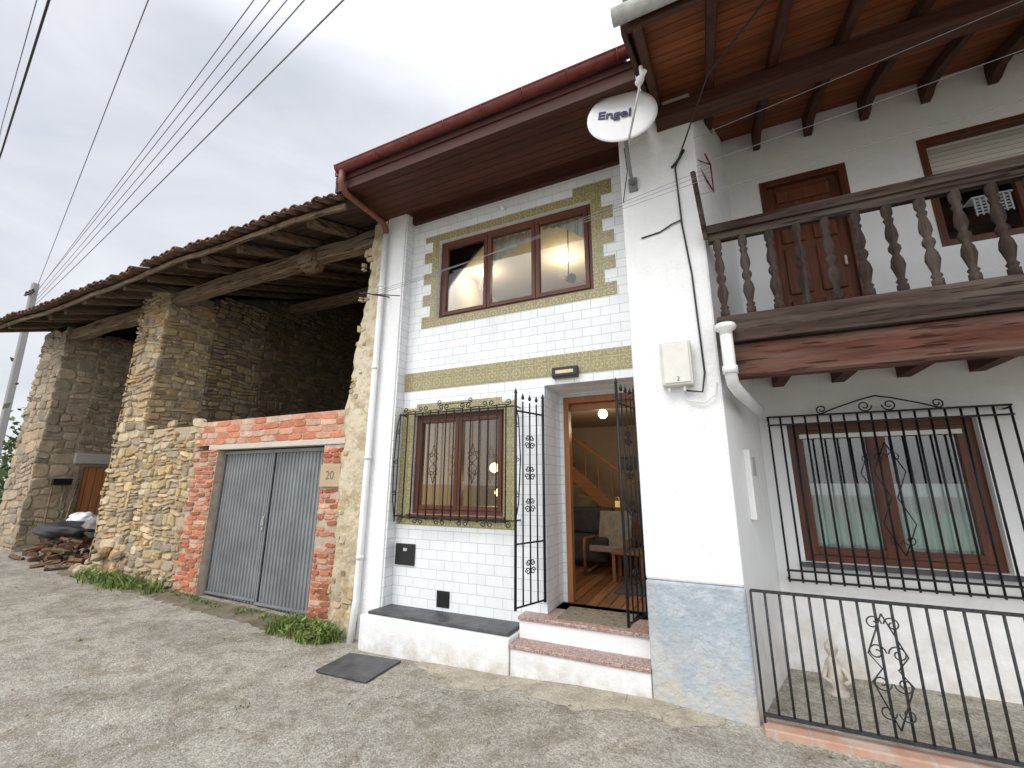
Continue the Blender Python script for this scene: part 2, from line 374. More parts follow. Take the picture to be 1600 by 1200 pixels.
# ------------------------------------------------------------------ ground
def interp(x, xs, ys):
    if x <= xs[0]: return ys[0]
    for i in range(len(xs) - 1):
        if x <= xs[i + 1]: return ys[i] + (ys[i + 1] - ys[i]) * (x - xs[i]) / (xs[i + 1] - xs[i])
    return ys[-1]
def gz(x, y=3.8): return interp(x, [-60, -14, -9.5, -4.2, -3.4, -1.8, -.6, .2, 10], [1.6, .25, .13, -.03, -.065, -.015, .035, -.01, -.02])
def axis_pts(lo, hi, flo, fhi, fine, far):
    a = []; k = lo
    while k < flo - 1e-6: a.append(k); k += far
    k = flo
    while k < fhi - 1e-6: a.append(k); k += fine
    k = fhi
    while k < hi: a.append(k); k += far
    a.append(hi); return a
def gh(x, y):
    near = -16 < x < 4 and -1 < y < 4.6
    return gz(x, y) + ((.014 * mn.noise(Vector((x * 1.3, y * 1.3, 0))) + .006 * mn.noise(Vector((x * 6, y * 6, 3)))) if near else 0)
g = MB(); xs = axis_pts(-160, 120, -16, 4, .1, 8); ys = axis_pts(-80, 200, -1, 4.6, .1, 8)
vs = [(x, y, gh(x, y)) for y in ys for x in xs]
n = len(xs); fs = [(j * n + i, j * n + i + 1, (j + 1) * n + i + 1, (j + 1) * n + i) for j in range(len(ys) - 1) for i in range(n - 1)]
g.add(vs, fs, True); obj("ground", g, M['ground'], kind="structure")

def sheet(name, x0, x1, yf, yb, mat, dz, st=.08, amp=.07, seed=0):
    m = MB(); n = int((x1 - x0) / st); vs = []; rows = 5
    for i in range(n + 1):
        x = x0 + (x1 - x0) * i / n
        t = min(1, min(i, n - i) / 4)
        f = yf + amp * mn.noise(Vector((x * 2.2, seed, 0))) + amp * .6 * mn.noise(Vector((x * 9, seed, 5)))
        f = yb - (yb - f) * (.35 + .65 * t)
        for j in range(rows + 1):
            y = f + (yb - f) * j / rows; vs.append((x, y, gh(x, y) + (dz if j else .002)))
    k = rows + 1
    m.add(vs, [(i * k + j, (i + 1) * k + j, (i + 1) * k + j + 1, i * k + j + 1) for i in range(n) for j in range(rows)], True); return obj(name, m, mat, kind="structure")
def m_patch(name, cols, crack=.0):
    m, nt, b = newmat(name); p = pos(nt)
    c = ramp(nt, noise(nt, p, 5, 6, .75), cols)
    c = mix(nt, 1., c, ramp(nt, noise(nt, p, 60, 4, .7), [(.3, .7), (.7, 1.2)]), 'MULTIPLY')
    if crack:
        cv = N(nt, "ShaderNodeTexVoronoi", feature='DISTANCE_TO_EDGE'); setc(cv, "Scale", 2.3); L(nt, pos(nt, (1, 1.7, 1)), cv.inputs["Vector"])
        ck = math_(nt, 'MULTIPLY', ramp(nt, cv.outputs["Distance"], [(.0, 1.), (.02, 0.)]), ramp(nt, noise(nt, p, 3, 3), [(.45, 0.), (.55, 1.)]))
        c = mix(nt, math_(nt, 'MULTIPLY', ck, crack), c, (.16, .14, .1))
    L(nt, c, b.inputs["Base Color"]); setc(b, "Roughness", .95); setc(b, "Specular IOR Level", .1)
    bump(nt, b, noise(nt, p, 45, 6, .7), .8, .015); return m
sheet("pavement", -2.7, -.1, 3.46, 3.79, m_patch("worn_beige_paving", [(.3, (.30, .265, .205)), (.6, (.47, .425, .34)), (.8, (.54, .495, .41))], .8), .008, amp=.14, seed=3)
sheet("verge", -10.4, -3.8, 3.66, 4.05, m_patch("damp_soil_verge", [(.35, (.13, .11, .075)), (.6, (.24, .21, .155)), (.8, (.37, .34, .28))]), .006, amp=.14, seed=8)

# ------------------------------------------------------------------ rubble generator
def rubble(mb, o, U, V, Nn, w, h, ch, sw, depth, pal, inside=None, gap=.012, jit=.35, warp=.05, smooth=False, cv=.2):
    o, U, V, Nn = Vector(o), Vector(U), Vector(V), Vector(Nn); sd = o.x * 3.1 + o.y * 1.7
    if mb.col is None: mb.col = []
    def stone(a, b_, c0, c1):
        cx, cy = (a + b_) / 2, (c0 + c1) / 2; rx, ry = (b_ - a) / 2 - gap / 2, (c1 - c0) / 2 - gap / 2
        if rx < .012 or ry < .012: return
        c = Vector(R.choice(pal)) * R.uniform(1 - cv, 1 + cv); d = depth * R.uniform(.35, 1.35); vs = []
        shape = [(qx * (1 - R.uniform(0, .34) * jit), qy * (1 - R.uniform(0, .6) * jit)) for qx, qy in ((-1, -.6), (-.65, -1), (.65, -1), (1, -.6), (1, .6), (.65, 1), (-.65, 1), (-1, .6))]
        tx, ty = R.uniform(-.35, .35) * d * (jit > .2), R.uniform(-.35, .35) * d * (jit > .2); rot = R.uniform(-.3, .3) * jit
        for sc, dd in ((1.04, -.03), (1., d * .6), (.84, d)):
            for qx, qy in shape:
                px, py = cx + (qx * rx - qy * ry * rot) * sc, cy + (qy * ry + qx * rx * rot) * sc
                if warp:
                    q_ = Vector((px * 1.7, py * 1.7, sd)); px2 = px + warp * mn.noise(q_); py = py + warp * 1.8 * mn.noise(q_ + Vector((9, 4, 2))) + warp * .6 * mn.noise(q_ * 4); px = px2
                px = min(max(px, 0), w)
                vs.append(o + U * px + V * py + Nn * (dd + (tx * qx + ty * qy if dd > 0 else 0)))
        fs = [tuple(range(16, 24))]
        for r_ in (0, 8):
            for k in range(8): fs.append((r_ + k, r_ + (k + 1) % 8, r_ + 8 + (k + 1) % 8, r_ + 8 + k))
        mb.add(vs, fs, smooth); mb.col += [tuple(c)] * 24
    v = 0.
    while v < h:
        hh = min(R.uniform(*ch), h - v + .001)
        if hh < ch[0] * .5: break
        u = -R.uniform(0, sw[0])
        while u < w:
            ww = R.uniform(*sw); a, b_ = max(u, 0), min(u + ww, w); u += ww
            if b_ - a < .025: continue
            if inside and not inside((a + b_) / 2, v + hh / 2): continue
            if jit > .2 and R.random() < .35 and hh > .08:
                k = R.uniform(.35, .65); stone(a, b_, v, v + hh * k)
                if R.random() < .5: stone(a, b_, v + hh * k, v + hh)
                else: mid = (a + b_) / 2; stone(a, mid, v + hh * k, v + hh); stone(mid, b_, v + hh * k, v + hh)
            else: stone(a, b_, v, v + hh)
        v += hh
def cbox(mb, x0, x1, y0, y1, z0, z1, col):
    if mb.col is None: mb.col = []
    mb.box(x0, x1, y0, y1, z0, z1); mb.col += [col] * 8
PAL = [(.52, .40, .235), (.47, .36, .21), (.57, .445, .255), (.42, .345, .25), (.50, .41, .28), (.38, .31, .22), (.59, .49, .34), (.48, .325, .17), (.53, .39, .205), (.34, .28, .195)]
PALG = [(.42, .34, .25), (.36, .30, .225), (.48, .39, .28), (.31, .265, .2), (.43, .325, .22)]
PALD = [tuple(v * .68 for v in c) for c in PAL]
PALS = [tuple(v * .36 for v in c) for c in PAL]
BR = [(.50, .155, .08), (.56, .20, .11), (.43, .13, .07), (.49, .25, .16), (.47, .145, .075), (.55, .33, .23)]

# ------------------------------------------------------------------ BARN
barn = thing("stone_barn", (-9, 4, 0), "old rubble stone barn with open timber loft and clay tile roof", "barn")
mort = (.49, .41, .29)
w = MB()
cbox(w, -9.92, -9.06, 4.05, 4.9, -.2, 5.25, mort); cbox(w, -9.92, -9.06, 4.9, 9.5, -.2, 5.25, (.18, .15, .11))
rubble(w, (-10.0, 4.05, .0), (1, 0, 0), (0, 0, 1), (0, -1, 0), .98, 5.3, (.07, .2), (.1, .4), .04, PAL)
rubble(w, (-9.06, 4.0, .2), (0, 1, 0), (0, 0, 1), (1, 0, 0), .9, 5.0, (.06, .17), (.1, .36), .035, PAL)
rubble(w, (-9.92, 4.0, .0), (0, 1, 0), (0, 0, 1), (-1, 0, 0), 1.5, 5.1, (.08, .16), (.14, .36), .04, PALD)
obj("cross_wall", w, M['stone'], barn)
w = MB()
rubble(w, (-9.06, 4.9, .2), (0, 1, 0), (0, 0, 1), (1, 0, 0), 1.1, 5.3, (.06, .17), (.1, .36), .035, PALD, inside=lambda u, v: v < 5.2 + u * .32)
rubble(w, (-9.06, 6.0, .2), (0, 1, 0), (0, 0, 1), (1, 0, 0), 3.2, 6.3, (.06, .17), (.1, .36), .035, PALS, inside=lambda u, v: v < 5.55 + u * .32)  # stone palette darkens with depth, painting in the bay's shade
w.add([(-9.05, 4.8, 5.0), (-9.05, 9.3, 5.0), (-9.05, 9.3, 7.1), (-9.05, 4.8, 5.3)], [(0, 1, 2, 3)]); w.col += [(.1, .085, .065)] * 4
obj("inner_wall_face", w, M['shadestone'], barn, label="inner face of the cross wall with shade painted into the stone")
w = MB(); w.col = []
for k in range(22):
    x = R.uniform(-10.15, -8.7); y = R.uniform(3.88, 4.0); s_ = R.uniform(.05, .12)
    n0 = len(w.v); w.lathe([(-s_ * .6, s_ * .5), (-s_ * .2, s_), (s_ * .4, s_ * .85), (s_ * .7, s_ * .35)], (x, y, gz(x) + s_ * .3 + (R.uniform(0, .35) if y > 3.94 else 0)), 7, (R.uniform(-.5, .5), R.uniform(-.5, .5), 1)); w.col += [tuple(Vector(R.choice(PAL)) * R.uniform(.6, .95))] * (len(w.v) - n0)
w.sm = [False] * len(w.sm)
obj("footing", w, M['stone'], barn, label="loose rubble at the wall foot")
w = MB()
cbox(w, -14.25, -13.05, 4.05, 9.5, -.1, 5.0, (.38, .32, .24))
rubble(w, (-14.3, 4.05, .1), (1, 0, 0), (0, 0, 1), (0, -1, 0), 1.27, 5.0, (.14, .3), (.2, .5), .03, PALG, jit=.25)
rubble(w, (-13.05, 4.0, .1), (0, 1, 0), (0, 0, 1), (1, 0, 0), .65, 5.0, (.16, .3), (.25, .45), .03, PALG, jit=.22)
rubble(w, (-13.05, 4.65, .1), (0, 1, 0), (0, 0, 1), (1, 0, 0), 2.9, 5.0, (.07, .17), (.1, .34), .035, [tuple(v * .75 for v in c) for c in PALG], inside=lambda u, v: not (.0 < u < .95 and v < 2.2))
obj("end_wall", w, M['darkstone'], barn)
w = MB(); w.box(-13.1, -12.98, 4.62, 5.75, 2.02, 2.26); obj("stone_lintel", w, M['concrete'], barn, bevel=.02)
w = MB(); w.box(-13.04, -12.98, 4.78, 5.55, .1, 2.0)
d_ = obj("plank_door", w, m_wood("orange_planks", (.28, .11, .04), (.42, .19, .08), 'z', .6, plank=.14, pax='y'), barn)
w = MB(); w.box(-12.979, -12.95, 4.72, 4.8, .1, 2.018); w.box(-12.979, -12.95, 5.54, 5.62, .1, 2.018); w.box(-12.979, -12.95, 4.8, 5.54, 1.95, 2.018); obj("frame", w, M['barnwood'], d_)
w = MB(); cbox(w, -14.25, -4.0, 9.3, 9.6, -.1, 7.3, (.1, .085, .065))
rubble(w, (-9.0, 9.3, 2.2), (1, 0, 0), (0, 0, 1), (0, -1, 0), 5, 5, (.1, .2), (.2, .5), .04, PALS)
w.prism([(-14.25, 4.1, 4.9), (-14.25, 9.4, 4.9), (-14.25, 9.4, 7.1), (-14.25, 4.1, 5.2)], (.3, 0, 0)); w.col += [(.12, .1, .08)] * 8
obj("rear_wall", w, M['shadestone'], barn)  # dark stone colours here also paint in the interior shade
w = MB(); prof = []
for i in range(53):
    z = -.2 + i * (5.3 / 52); base = interp(z, [0, 2.5, 2.62, 3.2, 4.2, 5.1], [-4.2, -4.22, -4.2, -4.13, -4.02, -3.97])
    prof.append((base + .07 * mn.noise(Vector((0, z * 3, 1))) + .04 * mn.noise(Vector((0, z * 11, 4))), z))
vs = []
for x, z in prof:
    for k in range(10):
        t = k / 9; xx = x + (-3.72 - x) * t; vs.append((xx, 3.955 + .03 * mn.noise(Vector((xx * 7, z * 5, 0))) + .014 * mn.noise(Vector((xx * 23, z * 19, 0))) + (.03 if k == 0 else 0), z))
    vs.append((x + .05, 9.4, z))
fs = []
for i in range(52):
    a = i * 11
    for k in range(9): fs.append((a + k, a + k + 1, a + k + 12, a + k + 11))
    fs.append((a + 10, a, a + 11, a + 21))
w.add(vs, fs, True); w.prism([(-3.97, 4.0, 5.0), (-3.97, 9.4, 5.0), (-3.97, 9.4, 7.15), (-3.97, 4.0, 5.2)], (.24, 0, 0)); obj("party_wall", w, M['ochre'], barn, label="party wall with crumbling ochre render")
w = MB()
rubble(w, (-4.2, 3.965, 0), (1, 0, 0), (0, 0, 1), (0, -1, 0), .42, 1.0, (.06, .14), (.08, .2), .02, PAL, inside=lambda u, v: R.random() < .8 - v * .4)
rubble(w, (-4.19, 3.965, 1.0), (1, 0, 0), (0, 0, 1), (0, -1, 0), .2, 1.6, (.06, .12), (.07, .14), .014, PAL, inside=lambda u, v: R.random() < .3)
rubble(w, (-4.15, 3.965, 2.6), (1, 0, 0), (0, 0, 1), (0, -1, 0), .2, 2.2, (.06, .14), (.07, .14), .014, PAL, inside=lambda u, v: R.random() < .35)
obj("exposed_stones", w, M['stone'], barn)
gar = MB()
cbox(gar, -9.05, -7.3, 4.05, 4.4, -.2, 2.5, mort)
rubble(gar, (-9.05, 4.05, 0.05), (1, 0, 0), (0, 0, 1), (0, -1, 0), 1.78, 2.6, (.05, .17), (.07, .3), .04, PAL, inside=lambda u, v: v < 2.42 + .08 * math.sin(u * 9))
cbox(gar, -9.05, -4.1, 4.4, 9.3, 2.25, 2.42, (.1, .09, .07))
obj("garage_wall", gar, M['stone'], barn)
jl = [R.choice((0, .1, .14)) for _ in range(60)]
bk = MB(); cbox(bk, -7.36, -6.8, 4.02, 4.4, -.2, 2.09, (.48, .39, .30))
rubble(bk, (-7.42, 4.02, 0.02), (1, 0, 0), (0, 0, 1), (0, -1, 0), .62, 2.08, (.062, .068), (.2, .26), .02, BR, gap=.014, jit=.2, warp=.012, cv=.3, inside=lambda u, v: u > jl[int(v / .065) % 60] and R.random() > .03)
obj("brick_jamb", bk, M['brick'], barn)
bk = MB(); cbox(bk, -4.57, -4.2, 4.02, 4.4, -.2, 2.09, (.48, .39, .30))
rubble(bk, (-4.57, 4.02, .0), (1, 0, 0), (0, 0, 1), (0, -1, 0), .36, 2.09, (.062, .068), (.16, .24), .02, BR, gap=.014, jit=.2, warp=.012, cv=.3, inside=lambda u, v: not (1.55 < v < 1.86) and not (.75 < v < 1.5 and R.random() < .35))
obj("brick_jamb", bk, M['brick'], barn)
bk = MB(); cbox(bk, -7.4, -4.2, 4.03, 4.4, 2.17, 2.54, (.54, .34, .24))
rubble(bk, (-7.42, 4.03, 2.175), (1, 0, 0), (0, 0, 1), (0, -1, 0), 3.22, .37, (.088, .092), (.26, .3), .012, [(.58, .235, .14), (.54, .21, .12), (.57, .31, .21), (.59, .40, .30)], gap=.007, jit=.08, warp=.015, cv=.14)
obj("brick_lintel", bk, M['brick'], barn)
cl = MB(); cl.box(-7.02, -4.2, 4.005, 4.38, 2.095, 2.17); obj("concrete_lintel", cl, m_plaster("whitewashed_lintel", (.55, .51, .44), dirt=0, streak=.5), barn, bevel=.008)
cl = MB(); cl.box(-4.56, -4.22, 3.985, 4.2, 1.56, 1.84); nb = obj("number_block", cl, m_plaster("number_stone", (.46, .35, .23), dirt=0), barn, bevel=.01)
def text(name, body, size, loc, rot, mat, parent=None, ext=.002, xs=1., off=0.):
    t = bpy.data.curves.new(name, "FONT"); t.body = body; t.size = size; t.extrude = ext; t.offset = off; t.align_x = 'CENTER'; t.align_y = 'CENTER'
    o = bpy.data.objects.new(name, t); C.objects.link(o)
    bpy.context.view_layer.update(); dg = bpy.context.evaluated_depsgraph_get()
    me = bpy.data.meshes.new_from_object(o.evaluated_get(dg)); bpy.data.objects.remove(o)
    me.materials.clear(); me.materials.append(mat)
    o = bpy.data.objects.new(name, me); C.objects.link(o); o.rotation_euler = rot; o.scale = (xs, 1, 1)
    o.location = Vector(loc) - (wloc(parent) if parent else Vector((0, 0, 0)))
    if parent: o.parent = parent
    return o
text("painted_number", "20", .15, (-4.39, 3.983, 1.70), (pi / 2, 0, 0), m_simple("faded_number", (.19, .12, .075), .8), nb, .001)
def leaf(x0, x1):
    m = MB(); n = 16; st = (x1 - x0) / n; vs = []; k = 0
    for i in range(n):
        for (fx_, fy) in ((0, 0), (.38, 0), (.5, .018), (.88, .018)):
            x = x0 + (i + fx_) * st; vs += [(x, 4.16 - fy, gz(x) + .02), (x, 4.16 - fy, 2.07)]; k += 1
    m.add(vs, [(2 * i, 2 * i + 2, 2 * i + 3, 2 * i + 1) for i in range(k - 1)])
    return m
def dframe(x0, x1):
    m = MB(); m.box(x0, x1, 4.12, 4.138, 2.03, 2.075); m.box(x0, x1, 4.12, 4.138, gz(x0) + .03, gz(x0) + .06); m.box(x0, x0 + .025, 4.12, 4.138, gz(x0) + .06, 2.03); m.box(x1 - .025, x1, 4.12, 4.138, gz(x0) + .06, 2.03); return m
gd = obj("garage_door", leaf(-6.78, -5.68), M['metal'], barn, label="corrugated grey metal door leaf")
obj("frame", dframe(-6.79, -5.685), M['metal'], gd)
m = MB(); m.tube([(-5.70, 4.11, 1.02), (-5.70, 4.085, 1.03), (-5.70, 4.085, 1.12), (-5.70, 4.11, 1.13)], .006); m.box(-5.715, -5.69, 4.105, 4.118, .98, 1.16); obj("handle", m, M['greygutter'], gd)
gd = obj("garage_door", leaf(-5.66, -4.58), M['metal'], barn, label="corrugated grey metal door leaf")
obj("frame", dframe(-5.672, -4.572), M['metal'], gd)
def rz(y): return 4.86 + (y - 3.25) * .36
def sgx(x): return .035 * math.sin(x * .8 + 1) + .02 * math.sin(x * 2.3)
m = MB(); m.beam((-9.3, 4.15, 5.02), (-3.98, 4.1, 5.0), .2, .24, jit=.02, segs=10)
m.lathe([(-.18, .1), (-.1, .19), (.1, .19), (.18, .1)], (-5.35, 4.1, 4.95), 8, (1, 0, 0)); obj("tie_beam", m, M['barnwood'], barn)
m = MB(); m.beam((-14.4, 4.2, 4.9), (-9.6, 4.15, 4.95), .2, .26, jit=.02, segs=10); obj("tie_beam", m, M['barnwood'], barn)
m = MB(); m.beam((-14, 6.6, 5.75), (-4.0, 6.6, 5.75), .2, .22, jit=.02, segs=12); obj("tie_beam", m, M['barnwood'], barn)
x = -14.35
while x < -3.8:
    xx = x + R.uniform(-.1, .1); m = MB(); s_ = sgx(xx); m.beam((xx, 3.3 + R.uniform(-.05, .1), rz(3.3) + .05 + s_), (xx + R.uniform(-.1, .1), 9.3, rz(9.3) + .05), R.uniform(.09, .17), R.uniform(.1, .14), jit=.016, segs=8)
    obj("rafter", m, M['barnraft'], barn); x += R.uniform(.62, .88)
m = MB(); vs = []
for i, xx in enumerate([-14.5 + .3 * k for k in range(37)]):
    for y in (3.22, 9.5): vs.append((xx, y, rz(y) + .13 + (sgx(xx) if y < 5 else 0)))
m.add(vs, [(2 * i, 2 * i + 2, 2 * i + 3, 2 * i + 1) for i in range(36)]); obj("roof_boards", m, M['barnboard'], barn)
m = MB()
for k in range(12):
    xa = -14.5 + k * .9; xb = min(xa + .9, -3.75); m.beam((xa, 3.24, rz(3.2) + .08 + sgx(xa)), (xb, 3.24, rz(3.2) + .08 + sgx(xb)), .04, .07, jit=.006, segs=3)
obj("eaves_board", m, M['barnwood'], barn)
m = MB(); x = -14.5
while x < -3.72:
    zoff = R.uniform(-.012, .012)
    for row in range(14):
        y0 = 3.1 + row * .45 + R.uniform(-.035, .035); y1 = y0 + .5; vs = []
        so_ = sgx(x) * max(0, 1 - row / 6) + zoff; tw = R.uniform(-.01, .01)
        for (y, rr, dz) in ((y0, .078, .025), (y1, .066, 0)):
            z = rz(y) + .15 + so_ + dz
            for k in range(7): a = pi * k / 6; vs.append((x + tw + math.cos(a) * rr, y, z + math.sin(a) * rr * .8))
            for k in range(7): a = pi * (6 - k) / 6; vs.append((x + tw + math.cos(a) * (rr - .014), y, z + math.sin(a) * (rr - .014) * .8 - .002))
        m.add(vs, [(k, k + 1, 14 + k + 1, 14 + k) for k in range(13)] + [tuple(range(14))])
        vs = []
        for y in (y0 - .03, y1):
            z = rz(y) + .18 + so_
            for k in range(6): a = pi + pi * k / 5; vs.append((x + .1 + math.cos(a) * .07, y, z + math.sin(a) * .045))
        m.add(vs, [(k, k + 1, 7 + k, 6 + k) for k in range(5)])
    x += .2
obj("roof", m, M['rooftile'], barn, label="weathered clay barrel tile roof")

# ------------------------------------------------------------------ TILED HOUSE
house = thing("tiled_house", (-2, 4.1, 0), "narrow two storey house faced in glossy white tiles", "house")
T = 4.12
UW = (-2.98, -.975, 3.61, 4.69); LW = (-3.23, -2.02, 1.27, 2.41); RC = (-1.55, -.5, .3, 2.62)
m = MB(); m.wall(-3.4, -.5, .28, 5.25, T, T + .2, [UW, LW, RC])
m.box(-1.75, -1.55, T + .2, 4.72, .3, 2.8); m.box(-3.42, -3.4, 3.97, T + .1, .28, 5.2)
m.wall(-1.549, -.5, .3, 2.8, 4.60, 4.72, [(-1.5, -.6, .3, 2.57)])
obj("wall", m, M['tiles'], house, label="white glazed brick-bond tile facade")
m = MB(); m.box(-1.55, -.5, T + .2, 4.6, 2.62, 2.75); obj("porch_ceiling", m, M['plaster'], house)
m = MB(); y = T - .004
def q(x0, x1, z0, z1): m.box(x0, x1, y, T - .0005, z0, z1)
q(-3.4, -.5, 2.71, 2.94)
a, b_, c_, d_ = UW
q(a, b_, d_, d_ + .1); q(a, b_, c_ - .1, c_)
k = 0; z = c_ - .1
while z < d_ + .09:
    z1 = min(z + .15, d_ + .1); o = .22 if k % 2 == 0 else .1; q(a - o, a, z, z1); q(b_, b_ + (.24 if k % 2 == 0 else .12), z, z1); z = z1; k += 1
q(b_ - .2, b_ + .24, d_ + .1, d_ + .2)
a, b_, c_, d_ = LW
q(-3.4, a, c_ - .12, d_ + .08); q(b_, b_ + .13, c_ - .12, d_ + .08); q(a, b_, d_, d_ + .08); q(a, b_, c_ - .12, c_)
q(-3.2, -2.05, d_ + .08, d_ + .13)
obj("olive_tile_trim", m, M['olive'], house, label="olive green flower-patterned tile band and window surrounds")
m = MB(); m.box(-3.72, -3.42, 3.95, 9.5, -.2, 5.3); obj("pilaster", m, M['pier'], house, bevel=.008)
def window(x0, x1, z0, z1, y, nx, parent, name="window", fw=.05, sash=.05, glass='glass'):
    v = MB(); h = MB(); d = .07
    v.box(x0, x0 + fw, y, y + d, z0, z1); v.box(x1 - fw, x1, y, y + d, z0, z1)
    h.box(x0 + fw, x1 - fw, y, y + d, z0, z0 + fw); h.box(x0 + fw, x1 - fw, y, y + d, z1 - fw, z1)
    st = (x1 - x0 - 2 * fw) / nx; gl = MB()
    for i in range(nx):
        a = x0 + fw + i * st; b = a + st
        v.box(a + .003, a + sash, y - .012, y + d - .02, z0 + fw, z1 - fw); v.box(b - sash, b - .003, y - .012, y + d - .02, z0 + fw, z1 - fw)
        h.box(a + sash, b - sash, y - .012, y + d - .02, z0 + fw + .002, z0 + fw + sash); h.box(a + sash, b - sash, y - .012, y + d - .02, z1 - fw - sash, z1 - fw - .002)
        gl.box(a + sash, b - sash, y + .015, y + .021, z0 + fw + sash, z1 - fw - sash)
    w_ = obj(name, gl, M[glass], parent)
    obj("frame", v, M['winwood'], w_, bevel=.004); obj("rail", h, M['winwoodx'], w_, bevel=.004); return w_
uw = window(*UW, T + .06, 3, house)
lw = window(*LW, T + .06, 2, house)
m = MB(); m.box(-3.25, -2.0, T - .03, T + .06, 1.235, 1.268); obj("sill", m, M['winwoodx'], lw)
def curtain(x0, x1, ztop, fz, y, mat, parent, name="curtain", fr=60):
    m = MB(); n = 80; vs = []
    for i in range(n + 1):
        t = i / n; x = x0 + (x1 - x0) * t; yy = y + .02 * math.sin(t * fr * (x1 - x0)) + .008 * math.sin(t * 170); vs += [(x, yy, fz(t)), (x, yy, ztop)]
    m.add(vs, [(2 * i, 2 * i + 2, 2 * i + 3, 2 * i + 1) for i in range(n)], True); return obj(name, m, M[mat], parent)
curtain(-2.92, -2.35, 4.66, lambda t: 4.62 - .14 * (1 - t), T + .2, 'curtain', uw)
curtain(-2.33, -1.68, 4.66, lambda t: 4.3 + .32 * t, T + .22, 'curtain', uw)
curtain(-1.62, -1.03, 4.66, lambda t: 4.62 - .36 * t * t, T + .2, 'curtain', uw)
def room(m, x0, x1, y0, y1, z0, z1):
    m.add([(x0, y0, z0), (x0, y1, z0), (x0, y1, z1), (x0, y0, z1)], [(0, 1, 2, 3)]); m.add([(x1, y0, z0), (x1, y1, z0), (x1, y1, z1), (x1, y0, z1)], [(0, 1, 2, 3)])
    m.add([(x0, y1, z0), (x1, y1, z0), (x1, y1, z1), (x0, y1, z1)], [(0, 1, 2, 3)]); m.add([(x0, y0, z1), (x1, y0, z1), (x1, y1, z1), (x0, y1, z1)], [(0, 1, 2, 3)])
m = MB(); room(m, -3.39, -.45, 4.322, 8.4, .42, 2.72); obj("interior_walls", m, M['interior'], house)
m = MB(); room(m, -3.39, -.45, 4.322, 7.6, 2.95, 4.95); obj("interior_walls", m, M['upperinterior'], house)
m = MB(); m.box(-3.39, -.45, 4.33, 8.4, .36, .418); obj("floor", m, M['floorwood'], house)
m = MB(); m.box(-3.39, -.45, 4.33, 7.6, 2.8, 2.94); obj("floor", m, M['floorwood'], house)
m = MB(); m.box(-1.5, -1.44, 4.585, 4.68, .42, 2.57); m.box(-.66, -.6, 4.585, 4.68, .42, 2.57); m.box(-1.44, -.66, 4.585, 4.68, 2.5, 2.57); m.box(-1.44, -.66, 4.66, 4.69, 2.42, 2.5)
df = obj("door_frame", m, M['doorwood'], house, bevel=.004)
m = MB(); m.beam((-.70, 4.78, 1.41), (-.60, 5.52, 1.41), .045, 1.96); dr = obj("door", m, M['doorwood'], house, label="honey coloured wooden door standing open inward")
m = MB(); m.lathe([(0, .02), (.03, .02), (.035, .03), (.07, .025)], (-.66, 5.42, 1.4), 10, (-1, .2, 0)); obj("handle", m, M['copper'], dr)
m = MB()
for i in range(9): m.box(-1.0 - i * .22 - .24, -1.0 - i * .22, 7.2, 8.1, .6 + i * .2, .64 + i * .2)
m.beam((-.75, 7.18, .5), (-3.0, 7.18, 2.5), .04, .2); m.beam((-.85, 7.18, 1.4), (-2.6, 7.18, 2.7), .05, .06)
for i in range(8): m.beam((-1.1 - i * .22, 7.18, .7 + i * .2), (-1.1 - i * .22, 7.18, 1.55 + i * .19), .025, .025, up=(1, 0, 0))
obj("staircase", m, M['stairwood'], house)
m = MB()
m.prism([(-3.75, 3.15, 5.0), (-.3, 3.15, 5.0), (-.3, T + .1, 5.16), (-3.75, T + .1, 5.16)], (0, 0, .03))
obj("soffit", m, M['soffit'], house)
m = MB(); m.box(-3.76, -.3, 3.1, 3.149, 4.97, 5.16); m.box(-3.78, -.3, 3.085, 3.1, 5.09, 5.17); m.box(-3.42, -.5, T - .06, T - .001, 5.03, 5.15)
m.prism([(-3.79, 3.1, 4.97), (-3.79, 4.2, 5.13), (-3.79, 4.2, 5.33), (-3.79, 3.1, 5.16)], (.04, 0, 0)); obj("fascia", m, M['fascia'], house)
m = MB(); m.prism([(-3.8, 3.08, 5.19), (-.37, 3.08, 5.19), (-.37, 9.5, 7.3), (-3.8, 9.5, 7.3)], (0, 0, .08)); obj("roof", m, M['rooftile'], house)
m = MB(); vs = []; RG = .06
for x in (-3.70, -.3):
    for rr in (RG, RG - .007):
        for k in range(11): a = pi + pi * k / 10; vs.append((x, 3.03 + math.cos(a) * rr, 5.215 + math.sin(a) * rr))
m.add(vs, [(k, k + 1, 22 + k + 1, 22 + k) for k in range(10)] + [(11 + k, 33 + k, 34 + k, 12 + k) for k in range(10)] + [tuple(range(11)), tuple(range(22, 33))], True)
m.tube([(-3.70, 3.03 - RG, 5.218), (-.3, 3.03 - RG, 5.218)], .009)
for i in range(8):
    x = -3.5 + i * .44; m.tube([(x, 3.03 + math.cos(pi + pi * k / 8) * (RG + .004), 5.215 + math.sin(pi + pi * k / 8) * (RG + .004)) for k in range(9)], .005)
obj("gutter", m, M['gutter'], house, label="oxide red half round gutter")
m = MB(); m.tube([(-3.62, 3.03, 5.16), (-3.62, 3.03, 5.0), (-3.63, 3.12, 4.93), (-3.68, 3.8, 4.98), (-3.69, 3.88, 4.92), (-3.69, 3.88, 4.84)], .038, 10); obj("gutter_outlet", m, M['copper'], house)
m = MB(); m.tube([(-3.69, 3.89, 4.86), (-3.70, 3.89, .35), (-3.72, 3.86, -.1)], .038, 12)
for z in (4.1, 3.0, 1.9, .8): m.lathe([(-.02, .045), (.02, .045)], (-3.695, 3.89, z), 12)
obj("downpipe", m, M['pvc'], house)
